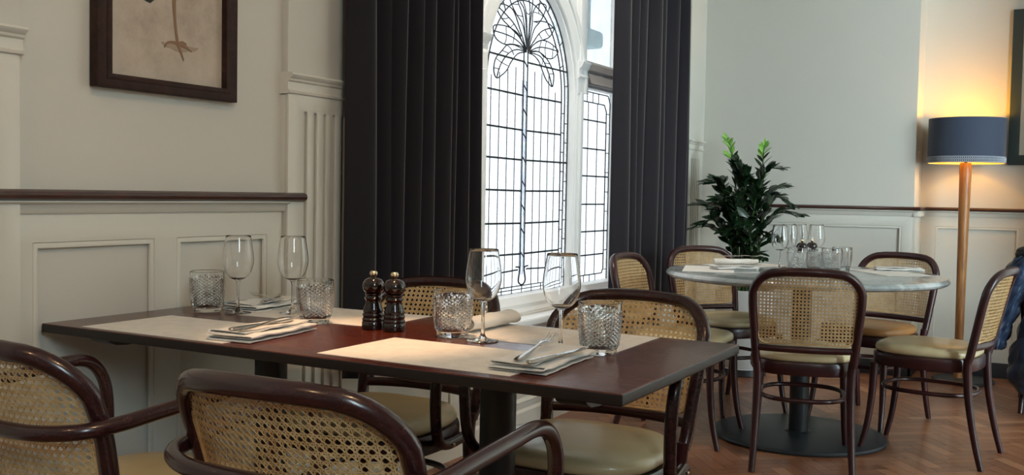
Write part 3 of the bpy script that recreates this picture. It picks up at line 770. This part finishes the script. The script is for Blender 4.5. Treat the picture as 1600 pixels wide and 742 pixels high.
# ================================================================== ROUND TABLE
rx,ry=-1.045,4.615
rt_=empty('round_table',(rx,ry,0)); tag(rt_,'round grey marble table on a black disc pedestal, in front of the plant','table')
MB().lathe([(0,.716),(.57,.716),(.60,.719),(.612,.726),(.616,.734),(.612,.743),(.604,.749),(.59,.75),(0,.75)],96).build('tabletop',M['marble'],rt_,True,30)
MB().lathe([(0,.702),(.30,.702),(.30,.716),(0,.716)],48).build('sub_plate',M['iron'],rt_,True,30)
MB().lathe([(.043,.026),(.043,.703)],40).build('column',M['iron'],rt_,True,40)
MB().lathe([(.0,.018),(.062,.018),(.062,.023),(.055,.027),(0,.027)],40).build('collar',M['iron'],rt_,True,40)
MB().lathe([(0,0),(.375,0),(.384,.004),(.386,.011),(.380,.018),(.36,.022),(0,.024)],96).build('base',M['disc'],rt_,True,25)

# ================================================================== TABLEWARE
def wine_glass():
    root=empty('wine_glass')
    o=[(.0025,.088),(.012,.090),(.024,.097),(.034,.110),(.0395,.128),(.041,.142),(.0395,.162),(.036,.185),(.0325,.206)]
    P=catmull([(a,b,0) for a,b in o],4)
    outp=[(p.x,p.y) for p in P]; inn=[(max(0,p.x-.0011),p.y) for p in P][::-1]; 
    inn=[(a,b) for a,b in inn if b>.0935]+[(0,.0915)]
    MB().lathe([(0,.0875)]+outp+[(.0319,.2066)]+inn,48,cap=False).build('bowl',M['glass'],root,True,60)
    st=[(0,0),(.034,0),(.0355,.001),(.034,.0022),(.022,.0038),(.010,.0075),(.0052,.014),(.0040,.025),(.0036,.05),(.0038,.075),(.0050,.083),(.008,.0875),(0,.0876)]
    MB().lathe(st,36,cap=False).build('stem',M['glass'],root,True,60)
    return root
def tumbler():
    root=empty('patterned_tumbler'); root.scale=(1,1,1.03)
    n=44; rows=19; z0,z1=.016,.090
    def R(z): t=z/.105; return .0370+.0088*math.sin(min(1,t*1.45)*PI/2)-.0008*max(0,t-.8)/.2
    vs=[];fs=[]
    for j in range(rows+1):
        z=z0+(z1-z0)*j/rows
        for i in range(n):
            peak=(i+j)%2==1 and 0<j<rows; a=2*PI*i/n; r=R(z)+(.0016 if peak else -.0010 if 0<j<rows else .0)
            vs.append((r*math.cos(a),r*math.sin(a),z))
    for j in range(rows):
        for i in range(n):
            a=j*n+i; b=j*n+(i+1)%n; c=(j+1)*n+(i+1)%n; d=(j+1)*n+i
            if (i+j)%2==1: fs+=[(a,b,d),(b,c,d)]
            else: fs+=[(a,b,c),(a,c,d)]
    b0=len(vs)
    prof=[(R(z0),z0),(.037,.010),(.0362,.003),(.034,.0005),(.012,.002),(.0,.002)]
    prof2=[(R(z1),z1),(R(.1)+.0002,.10),(R(.105),.1045),(R(.105)-.0012,.1055),(R(.105)-.0026,.1045),(R(.09)-.0036,.09),(R(.05)-.004,.05),(R(.02)-.005,.021),(.028,.0145),(.0,.013)]
    me=MB().add(vs,fs)
    me.lathe(prof,n,cap=False); me.lathe(prof2,n,cap=False)
    mesh=me.mesh('tumbler'); bm=bmesh.new(); bm.from_mesh(mesh); bmesh.ops.remove_doubles(bm,verts=bm.verts,dist=1e-5); bmesh.ops.recalc_face_normals(bm,faces=bm.faces); bm.to_mesh(mesh); bm.free()
    link('tumbler_glass',mesh,M['tumbler'],root,True,9)
    return root
def mill():
    root=empty('pepper_mill')
    P=[(0,0),(.0255,0),(.027,.003),(.027,.018),(.0255,.020),(.0265,.022),(.0265,.026),(.024,.029),(.0258,.033),(.0258,.037),(.0235,.040),(.0245,.044),(.0225,.052),(.0185,.062),(.0172,.068),(.0195,.072),(.0215,.075),(.0195,.079),(.0178,.0815),(.0200,.0835),(.0200,.0865),(.0175,.088)]
    MB().lathe(P,40).build('body',M['mill'],root,True,50)
    MB().lathe([(.0165,.088),(.0215,.0905),(.0250,.097),(.0262,.104),(.0250,.112),(.0200,.120),(.0110,.1245),(.004,.126)],40).build('head',M['mill'],root,True,60)
    MB().lathe([(.0035,.1255),(.0045,.1275),(.0085,.130),(.0098,.134),(.0085,.1385),(.0045,.141),(0,.1415)],28).build('finial',M['chrome'],root,True,60)
    return root
def flatstrip(mb, path, widths, thick):
    P=[Vector(p) for p in path]; n=len(P); vs=[]
    for i,p in enumerate(P):
        t=(P[min(i+1,n-1)]-P[max(i-1,0)]).normalized(); sd=t.cross(Vector((0,0,1)));
        if sd.length<1e-6: sd=Vector((1,0,0))
        sd.normalize(); nn=sd.cross(t); w_=widths[i]/2; h=thick[i]/2 if hasattr(thick,'__len__') else thick/2
        for a,b in ((-1,0),(-.6,.9),(0,1.15),(.6,.9),(1,0),(.6,-.9),(0,-1),(-.6,-.9)): vs.append(p+sd*(w_*a)+nn*(h*b))
    fs=[]
    for i in range(n-1):
        for k in range(8): k2=(k+1)%8; fs.append((i*8+k,i*8+k2,(i+1)*8+k2,(i+1)*8+k))
    fs.append(tuple(range(8))[::-1]); fs.append(tuple(range((n-1)*8,n*8)))
    mb.add(vs,fs)
def fork():    # lies along +Y, handle end at origin
    mb=MB(); root=empty('fork')
    flatstrip(mb,[(0,y,z) for y,z in ((0,.0035),(.004,.0035),(.02,.0042),(.06,.0045),(.10,.0060),(.125,.0078),(.14,.0075),(.15,.006),(.158,.005))],[.010,.018,.021,.0145,.0085,.0075,.013,.022,.0235],[.0018,.0034,.0042,.0036,.0034,.0034,.0026,.002,.0018])
    mb.build('handle',M['steel'],root,True,60)
    mb=MB()
    for k in range(4):
        x=(-1.5+k)*.0066
        flatstrip(mb,[(x,.155,.0052),(x,.17,.0045),(x*1.02,.188,.0062),(x*1.0,.202,.0095),(x*.98,.208,.0115)],[.0042,.0036,.0032,.0026,.001],[.0018,.0018,.0017,.0015,.001])
    mb.build('tines',M['steel'],root,True,60)
    return root
def knife():
    mb=MB(); root=empty('table_knife')
    flatstrip(mb,[(0,y,.0045) for y in (0,.004,.02,.06,.095,.10)],[.008,.015,.0175,.0145,.011,.010],[.003,.006,.007,.0062,.005,.004]); mb.build('handle',M['steel'],root,True,60)
    mb=MB(); flatstrip(mb,[(x,y,.0045) for x,y in ((0,.098),(0,.11),(.0005,.13),(.001,.17),(.0,.20),(-.003,.217),(-.006,.225))],[.010,.013,.018,.0195,.018,.012,.002],[.0035,.0022,.002,.0018,.0016,.0012,.0008]); mb.build('blade',M['steel'],root,True,60)
    return root
def napkin(kind, seed):
    """folded cloth lying along +Y, origin at the middle of the underside"""
    rnd=random.Random(seed)
    Lh=.132
    if kind=='fold':   # flat zig-zag fold with a rolled long edge
        sec=[(.046,.0018),(0,.0018),(-.044,.002),(-.050,.0050),(-.044,.0082),(.0,.0082),(.040,.0085),(.046,.0115),(.040,.0145),(.0,.0140),(-.040,.0142),(-.046,.0172),(-.040,.0202),(.0,.0202),(.03,.020)]
    else:              # rolled
        sec=[]
        for i in range(46):
            a=i/45*2*PI*2.4; r=.005+.0165*i/45; sec.append((math.cos(a)*r*1.35,.0185+math.sin(a)*r*.82))
        sec=[(x,max(z,.0015)) for x,z in sec]
    C=catmull([(a,b,0) for a,b in sec],4) if kind=='fold' else [Vector((a,b,0)) for a,b in sec]
    th=.0021; n=len(C); rows=26; vs=[]; fs=[]
    ls=[]; rs=[]
    for i,p in enumerate(C):
        t=(C[min(i+1,n-1)]-C[max(i-1,0)]); t.normalize(); nn=Vector((-t.y,t.x,0)); ls.append(p+nn*th/2); rs.append(p-nn*th/2)
    loop=ls+rs[::-1]; k=len(loop)
    for r in range(rows+1):
        y=-Lh+2*Lh*r/rows; e=1-.0*abs(y)
        for j,p in enumerate(loop):
            q=j if j<n else 2*n-1-j
            wv=.0016*math.sin(y*41+q*.13+seed)*min(1,p.y/.012)+ .0009*math.sin(y*97+q*.31)
            endv=.006*math.sin(q*.19+seed)*(abs(y)/Lh)**8*(1 if y>0 else -1)
            sc=1-.10*(y/Lh) if kind=='fold' else 1+.05*math.sin(y*20)
            vs.append((p.x*sc+.002*math.sin(y*24+seed),y+endv,max(.0006,p.y+wv*.7)))
    for r in range(rows):
        for j in range(k): j2=(j+1)%k; fs.append((r*k+j,r*k+j2,(r+1)*k+j2,(r+1)*k+j))
    for j in range(n-1):
        fs.append((j,j+1,2*n-2-j,2*n-1-j)); b=rows*k; fs.append((b+j,b+j+1,b+2*n-2-j,b+2*n-1-j))
    me=MB().add(vs,fs).mesh('napkin')
    o=link('folded_napkin',me,M['linen'],None,True,60); return o
TT=.75
mat_me=MB().box(-.225,.225,-.135,.135,0,.0009).mesh('menu')
for x,y,r,lb in ((-1.80,1.703,0,'printed paper menu placemat at the near left of the dark table, beside the wall'),(-1.105,1.722,0,'printed paper menu placemat at the near right of the dark table, nearest the camera'),
                 (-1.70,2.095,2,'printed paper menu placemat at the far left of the dark table, behind the pepper mills'),(-1.055,2.088,1,'printed menu placemat at the far right of the dark table, near the table end')):
    o=link('paper_placemat',mat_me,M['paper']); tag(o,lb,'placemat','menu placemats on the dark table'); place(o,x,y,r,z=TT+.0002)
# napkins
NP=[('fold',1,-1.590,1.722,5,(1.15,.95,1),'folded white napkin at the near left setting, with fork and knife on top'),
    ('fold',4,-.885,1.745,1,(1.12,.95,1),'folded white napkin at the near right setting, layered hem towards the camera'),
    ('roll',2,-1.235,2.125,-2,(1,.8,1),'loosely rolled white napkin behind the right wine glasses, without a fork on top'),
    ('fold',8,-1.955,2.118,5,(1.1,.84,1),'folded white napkin at the far left setting, half behind the wine glass stems')]
for kind,sd,x,y,r,sc,lb in NP:
    o=napkin(kind,sd); tag(o,lb,'napkin','napkins on the dark table'); o.scale=sc; place(o,x,y,r,z=TT+.0012)
FK=fork(); KN=knife()
FK['category']='fork'; KN['category']='knife'
top=TT+.0012+.0215
place(FK,-.880,1.615,7,'shiny fork on the near right napkin, tines towards the wine glass','forks on the dark table',top); FK.rotation_euler.x=math.radians(5)
f2=copy_tree(FK); place(f2,-1.560,1.60,-2,'fork on the near left napkin, tines pointing at the patterned tumbler','forks on the dark table',top); f2.rotation_euler.x=math.radians(4.5)
f3=copy_tree(FK); place(f3,-1.87,2.085,66,'fork on the far left napkin, tines pointing left at the wall','forks on the dark table',top+.001); f3.rotation_euler.x=0
place(KN,-.850,1.60,-4,'shiny knife on the near right napkin beside the fork','knives on the dark table',top)
k2=copy_tree(KN); place(k2,-1.585,1.60,3,'knife beside the fork on the near left napkin','knives on the dark table',top)
k3=copy_tree(KN); place(k3,-1.90,2.04,30,'knife on the far left napkin, mostly behind the wine glass stems','knives on the dark table',top)
WG=wine_glass(); TU=tumbler(); MI=mill()
WG['category']='wine glass'; TU['category']='tumbler'; MI['category']='pepper mill'
gw='wine glasses on the dark table'
for k,(x,y,lb) in enumerate([(-1.926,1.975,'empty stemmed wine glass nearest the wall on the dark table, beside the far left tumbler'),(-1.81,2.058,'empty stemmed wine glass second from the wall, behind a patterned tumbler'),
        (-1.142,1.932,'empty stemmed wine glass in front of the far napkin, just right of a patterned tumbler'),(-.937,1.912,'empty stemmed wine glass nearest the camera, behind the shiny fork')]):
    o=WG if k==0 else copy_tree(WG); place(o,x,y,k*17,lb,gw,TT+.0012)
gt='patterned tumblers on the dark table'
for k,(x,y,lb) in enumerate([(-2.018,1.955,'diamond-cut glass tumbler nearest the wall on the dark table'),(-1.636,1.944,'diamond-cut glass tumbler left of the pepper mills, under the second wine glass'),
        (-1.234,1.951,'diamond-cut glass tumbler just right of the pepper mills'),(-.851,1.921,'largest-looking diamond-cut glass tumbler, near the free end of the dark table')]):
    o=TU if k==0 else copy_tree(TU); place(o,x,y,k*7+3,lb,gt,TT+.0012)
gm='pepper mills on the dark table'
place(MI,-1.458,1.946,0,'left one of two dark lacquered mills with a metal knob, taller in the photo',gm,TT+.0003)
o=copy_tree(MI); place(o,-1.396,1.946,20,'right one of two dark lacquered mills with a metal knob, in front of cane chair',gm,TT+.0003)
# on the round table
for x,y,lb in ((-1.173,4.69,'leftmost of four wine glasses standing on the round table'),(-1.18,4.90,'second from left of the wine glasses on the round table, half behind the first'),
               (-1.167,5.05,'third from left of the wine glasses on the round table, behind the left small mill'),(-1.077,5.02,'rightmost of four wine glasses standing on the round table')):
    o=copy_tree(WG); place(o,x,y,0,lb,'wine glasses on the round table',TT+.0002)
for x,y,lb in ((-1.070,4.60,'leftmost of the row of patterned tumblers on the round table'),(-1.028,4.755,'second from left in the row of patterned tumblers on the round table'),
               (-.940,4.715,'third from left in the row of patterned tumblers on the round table'),(-.925,4.87,'rightmost of the row of patterned tumblers on the round table')):
    o=copy_tree(TU); place(o,x,y,0,lb,'patterned tumblers on the round table',TT+.0002)
for x,y,lb in ((-1.105,4.84,'left of two small dark mills peeking over the tumblers on the round table'),(-1.073,4.905,'right of two small dark mills peeking over the tumblers on the round table')):
    o=copy_tree(MI); place(o,x,y,0,lb,'pepper mills on the round table',TT+.0002)
for x,y,r,lb in ((-1.447,4.49,197,'white paper placemat at the left edge of the round table'),(-.716,4.876,38.4,'white paper placemat at the right edge of the round table'),(-1.376,4.874,142,'white paper placemat at the back left of the round table, under the crumpled napkin')):
    o=link('paper_placemat',mat_me,M['paper']); tag(o,lb,'placemat','placemats on the round table'); place(o,x,y,r-90,z=TT+.0002); o.scale=(.84,.84,1)
for kd,sd,x,y,r,lb in (('fold',11,-1.335,4.53,-50,'folded white napkin near the front left of the round table, a fork across it'),('roll',12,-1.43,4.86,-62,'crumpled rolled white napkin at the back left of the round table'),
                    ('fold',14,-.69,5.0,-70,'folded white napkin at the right side of the round table, a fork on it')):
    o=napkin(kd,sd); o.scale=(.9,.8,.8); tag(o,lb,'napkin','napkins on the round table'); place(o,x,y,r,z=TT+.0012)
for x,y,r,z,lb in ((-1.42,4.48,-55,.771,'fork on the front left napkin of the round table'),(-.60,5.02,118,.771,'fork on the right napkin of the round table, tines pointing left'),(-1.50,4.83,-58,.789,'fork propped on the crumpled napkin at the back left of the round table')):
    o=copy_tree(FK); place(o,x,y,r,lb,'forks on the round table',z)
o=copy_tree(KN); place(o,-1.40,4.45,-52,'knife on the front left napkin of the round table','knives on the round table',.771)

# ================================================================== FLOOR LAMP
lp=empty('floor_lamp',(-.552,6.58,0)); tag(lp,'tall oak floor lamp with a navy drum shade, glowing in the alcove corner','floor lamp')
MB().lathe([(0,0),(.168,0),(.175,.004),(.176,.012),(.170,.018),(.05,.021),(0,.021)],64,(.03,0,0)).build('base',M['disc'],lp,True,30)
MB().lathe([(.0,.02),(.026,.02),(.0235,.10),(.026,.5),(.030,.95),(.034,1.25),(.034,1.30),(.030,1.315),(0,1.315)],36).build('pole',M['lampwood'],lp,True,40)
MB().lathe([(.009,1.315),(.009,1.37),(.02,1.37),(.02,1.41),(.0,1.41)],20).build('lamp_holder',M['iron'],lp,True,40)
bm_m=bpy.data.materials.new('warm_bulb'); bm_m.use_nodes=True; b_=bm_m.node_tree.nodes['Principled BSDF']; b_.inputs['Emission Color'].default_value=(1,.55,.12,1); b_.inputs['Emission Strength'].default_value=14
MB().lathe([(0,1.41),(.013,1.415),(.018,1.425),(.028,1.445),(.030,1.46),(.026,1.478),(.014,1.49),(0,1.493)],24).build('bulb',bm_m,lp,True,60)
sh=MB(); zb_,zt_=1.312,1.576; r0,r1=.215,.214
sh.lathe([(r0,zb_),(r1,zt_)],96,cap=False,mi=0); sh.lathe([(r0-.003,zb_),(r1-.003,zt_)],96,cap=False,mi=1)
sh.lathe([(r0-.003,zb_),(r0,zb_)],96,cap=False,mi=0); sh.lathe([(r1-.003,zt_),(r1,zt_)],96,cap=False,mi=0)
shade=sh.build('lamp_shade',[M['shade'],M['shade_in']],lp,True,40)
tr=MB(); nb2=88
for ph in (0,PI):
    for zc in (.0115,.0275):
        tr.tube([((r0+.0012)*math.cos(a),(r0+.0012)*math.sin(a),zb_+zc+.008*math.sin(a*66+ph)) for a in [2*PI*i/(66*8) for i in range(66*8)]],.0015,4,closed=True)
for zz in (zb_+.003,zb_+.036): tr.tube([((r0+.001)*math.cos(a),(r0+.001)*math.sin(a),zz) for a in [2*PI*i/96 for i in range(96)]],.0014,4,closed=True)
tr.build('lattice_trim',M['trimming'],shade)
sp=MB()
for k in range(3):
    a=2*PI*k/3+.3; sp.tube([(.02*math.cos(a),.02*math.sin(a),1.372),((r0-.004)*math.cos(a),(r0-.004)*math.sin(a),1.372)],.0018,6)
sp.build('shade_spider',M['iron'],lp)
pl=bpy.data.lights.new('bulb_light','POINT'); pl.energy=8.5; pl.color=(1,.44,.0); pl.shadow_soft_size=.03
po=bpy.data.objects.new('bulb_light',pl); COL.objects.link(po); po.location=(-.552,6.58,1.51)

# ================================================================== POTTED PLANT
ppx,ppy=-1.72,6.06
pp=empty('potted_plant',(ppx,ppy,0)); tag(pp,'tall glossy dark green plant in pale planter at the corner by the right curtain','potted plant')
MB().lathe([(0,0),(.128,0),(.135,.005),(.138,.045),(.134,.048),(.14,.06),(.165,.22),(.178,.42),(.180,.52),(.172,.525),(.166,.52),(.163,.45),(.0,.45)],56).build('planter',[M['pot'],M['skirt']],pp,True,40)
MB().lathe([(0,0),(.129,0),(.1385,.004),(.1395,.044),(.12,.046),(0,.046)],56).build('planter_foot',M['skirt'],pp,True,40)
MB().lathe([(0,.49),(.08,.487),(.160,.478),(.163,.46),(0,.46)],32).build('soil',M['soil'],pp,True,40)
def leaf(mb, base, d, nrm, L_, W_, curl, mi=0):
    d=d.normalized(); s=d.cross(nrm).normalized(); n2=s.cross(d).normalized(); vs=[];fs=[]
    prof=[(0,.08),(.15,.55),(.38,.98),(.62,.92),(.82,.55),(1,.02)]
    for t,w_ in prof:
        c=base+d*(L_*t)-n2*(curl*L_*t*t)
        ww=W_*w_/2; vs+=[c-s*ww+n2*ww*.28,c,c+s*ww+n2*ww*.28]
    for i in range(len(prof)-1):
        a=3*i; fs+=[(a,a+3,a+4,a+1),(a+1,a+4,a+5,a+2)]
    mb.add(vs,fs,mi)
def frond(tip, seed, n=11, LW=(.085,.036), fresh=0, sag=.25, start=.30, base=None):
    rnd=random.Random(seed)
    b=Vector(base) if base else Vector((rnd.uniform(-.07,.07),rnd.uniform(-.07,.07),.47)); t=Vector(tip)-Vector((ppx,ppy,0))
    hor=Vector((t.x-b.x,t.y-b.y,0)); mid=b+hor*.26+Vector((0,0,(t.z-b.z)*(.50+.3*sag))); m2=b+hor*.62+Vector((0,0,(t.z-b.z)*(.82+.42*sag)))
    P=catmull([b,mid,m2,t],8); N_=len(P)
    mb=MB(); mb.tube(P,[.0078*(1-.72*i/(N_-1)) for i in range(N_)],7,mi=0)
    for k in range(n):
        u=start+(1-start)*k/(n-1); f=u*(N_-1); i=min(int(f),N_-2); p=P[i]+(P[i+1]-P[i])*(f-i); T=(P[i+1]-P[i]).normalized()
        side=T.cross(Vector((rnd.uniform(-.15,.15),rnd.uniform(-.15,.15),1))).normalized()
        if side.length<.5: side=Vector((1,0,0))
        sc=(.72+.4*math.sin(PI*min(1,(u-start)/(1-start)*.9+.12)))*(1 if u<.98 else .8)
        mi=2 if (fresh and u>fresh) else 1
        for s_ in (-1,1):
            dd=side*s_*(1-.35*u)+T*(.55+.7*u)+Vector((0,0,rnd.uniform(-.12,.28)))
            leaf(mb,p+T*(.008*s_),dd,(T.cross(side)*s_*.2+Vector((rnd.uniform(-.4,.4),rnd.uniform(-.5,.1),1))),LW[0]*sc*rnd.uniform(.85,1.12),LW[1]*sc*rnd.uniform(.9,1.15),rnd.uniform(.03,.22),mi)
    leaf(mb,P[-1],T,Vector((0,-.4,1)),LW[0]*.75,LW[1]*.75,.05,2 if fresh else 1)
    mb.build('frond',[M['stem'],M['leaf'],M['leaf_new']],pp,True,70)
tips=[((-1.90,6.18,1.45),1,15,(.075,.022),.62,.2),((-1.67,6.22,1.41),2,15,(.072,.022),.66,.2),((-1.52,6.05,1.26),3,13,(.085,.030),0,.35),((-1.40,6.0,.985),4,15,(.10,.048),0,.42),
 ((-2.10,6.0,1.03),5,10,(.095,.044),0,.35),((-2.06,5.93,.88),6,9,(.095,.040),0,.5),((-1.99,6.2,1.20),7,13,(.09,.036),0,.3),((-1.95,5.98,1.17),8,12,(.10,.044),0,.35),
 ((-1.80,6.05,1.29),9,14,(.09,.038),.0,.2),((-1.73,5.98,1.25),10,14,(.09,.036),0,.2),((-1.62,6.15,1.27),11,13,(.085,.034),0,.25),((-1.60,5.94,1.10),12,12,(.09,.040),0,.4),
 ((-1.86,5.86,1.05),13,12,(.095,.044),0,.4),((-1.74,5.82,1.08),14,12,(.095,.042),0,.35),((-1.66,5.80,.93),15,11,(.09,.042),0,.5),((-1.95,5.85,.92),16,10,(.09,.040),0,.5),
 ((-1.50,5.88,.84),17,10,(.095,.044),0,.55),((-1.80,6.3,1.22),18,12,(.09,.036),0,.2),((-1.56,6.3,1.15),19,12,(.09,.036),0,.3),((-1.80,5.84,.88),20,10,(.09,.042),0,.5),
 ((-1.55,5.82,.73),21,8,(.085,.042),0,.6),((-1.86,6.1,1.34),22,14,(.08,.03),.75,.2),((-1.68,6.0,1.18),23,13,(.09,.038),0,.25),((-1.90,6.0,1.0),24,12,(.095,.042),0,.35),((-1.48,6.12,1.05),25,12,(.095,.042),0,.55)]
for tp,sd,n_,lw,fr_,sg in tips: frond(tp,sd,n_,lw,fr_,sg)

# ================================================================== COAT
cx,cy=.02,5.74
ct=empty('padded_coat',(cx,cy,0)); tag(ct,'navy quilted puffer coat hung over a chair back at the right edge','coat')
def puff_shell(name, stations, sub, m, seed, quilt=.09, depth=.022, lean=0):
    """stations: (z, cx, cy, rx, ry); quilting rings bulge between stitched lines"""
    rnd=random.Random(seed); mb=MB(); n=56; rings=[]
    P=catmull([(a[0],a[1],a[2]) for a in stations],sub); Q=catmull([(a[3],a[4],0) for a in stations],sub)
    vs=[];fs=[]
    for p,q in zip(P,Q):
        z=p.x
        for k in range(n):
            a=2*PI*k/n; c,s=math.cos(a),math.sin(a)
            e=.8; ex=math.copysign(abs(c)**e,c); ey=math.copysign(abs(s)**e,s)
            zq=z+lean*ex*q.x+.012*math.sin(2*a+seed)
            b=abs(math.sin(PI*zq/quilt))**.55
            cr=.006*math.sin(a*9+z*23+seed)*b+.005*math.sin(a*17-z*41)*b
            r=1+0*b; d=depth*(b-.5)+cr
            vs.append((p.y+ex*(q.x+d),p.z+ey*(q.y+d),z))
    R_=len(P)
    for i in range(R_-1):
        for k in range(n): k2=(k+1)%n; fs.append((i*n+k,i*n+k2,(i+1)*n+k2,(i+1)*n+k))
    fs.append(tuple(range(n))[::-1]); fs.append(tuple(range((R_-1)*n,R_*n)))
    return MB().add(vs,fs).build(name,m,ct,True,80)
puff_shell('coat_body',[(.10,.02,.0,.16,.10),(.13,.02,0,.25,.15),(.22,.02,0,.285,.17),(.34,.02,0,.265,.16),(.47,.03,0,.24,.15),(.60,.03,0,.215,.14),(.72,.02,0,.20,.12),(.80,.0,0,.17,.09),(.83,.0,0,.10,.05)],9,M['coat'],3,.125,.017,-.45)
puff_shell('coat_sleeve',[(.325,-.335,.0,.034,.035),(.35,-.335,.0,.054,.05),(.45,-.315,.0,.060,.055),(.58,-.275,.0,.068,.065),(.70,-.230,0,.078,.075),(.79,-.19,0,.07,.08),(.835,-.14,0,.05,.05)],8,M['coat'],6,.095,.010,.3)
puff_shell('coat_collar',[(.795,-.04,0,.20,.085),(.825,-.04,0,.215,.09),(.85,-.03,0,.205,.08),(.866,-.02,0,.17,.055)],7,M['coat_in'],2,.12,.012)

# ================================================================== CEILING LIGHTS
for k,(x,y,pw,lb) in enumerate(((-1.40,1.84,270,'recessed warm ceiling spotlight over the dark table'),(.35,.9,80,'recessed warm ceiling spotlight right of the camera'),(-.9,-.9,45,'recessed warm ceiling spotlight behind the camera'),(-1.6,3.65,95,'added fill spotlight beside the leaded window, brightening its surround'))):  # the spot by the window is an added fill for its dark surround
    e=empty('ceiling_spotlight',(x,y,CEIL)); tag(e,lb,'ceiling light','recessed ceiling spotlights')
    MB().lathe([(.036,-.001),(.052,-.001),(.052,-.008),(.040,-.012),(.036,-.008)],36,cap=False).build('bezel',M['white'],e,True,40)
    MB().lathe([(0,-.004),(.036,-.004),(.036,-.0005),(0,-.0005)],30).build('lamp_face',bm_m,e,True,40)
    l=bpy.data.lights.new('spot','SPOT'); l.energy=pw; l.color=(1,.60,.33) if k==0 else (1,.64,.33) if k<3 else (1,.90,.78); l.spot_size=math.radians((18,95,120,75)[k]); l.spot_blend=.8; l.shadow_soft_size=.03
    o=bpy.data.objects.new('spot',l); COL.objects.link(o); o.location=(x,y,CEIL-.02); o.rotation_euler=((0,0,0),(0,math.radians(38),math.radians(-16)),(0,math.radians(25),math.radians(-60)),(0,math.radians(28),math.radians(-62)))[k]
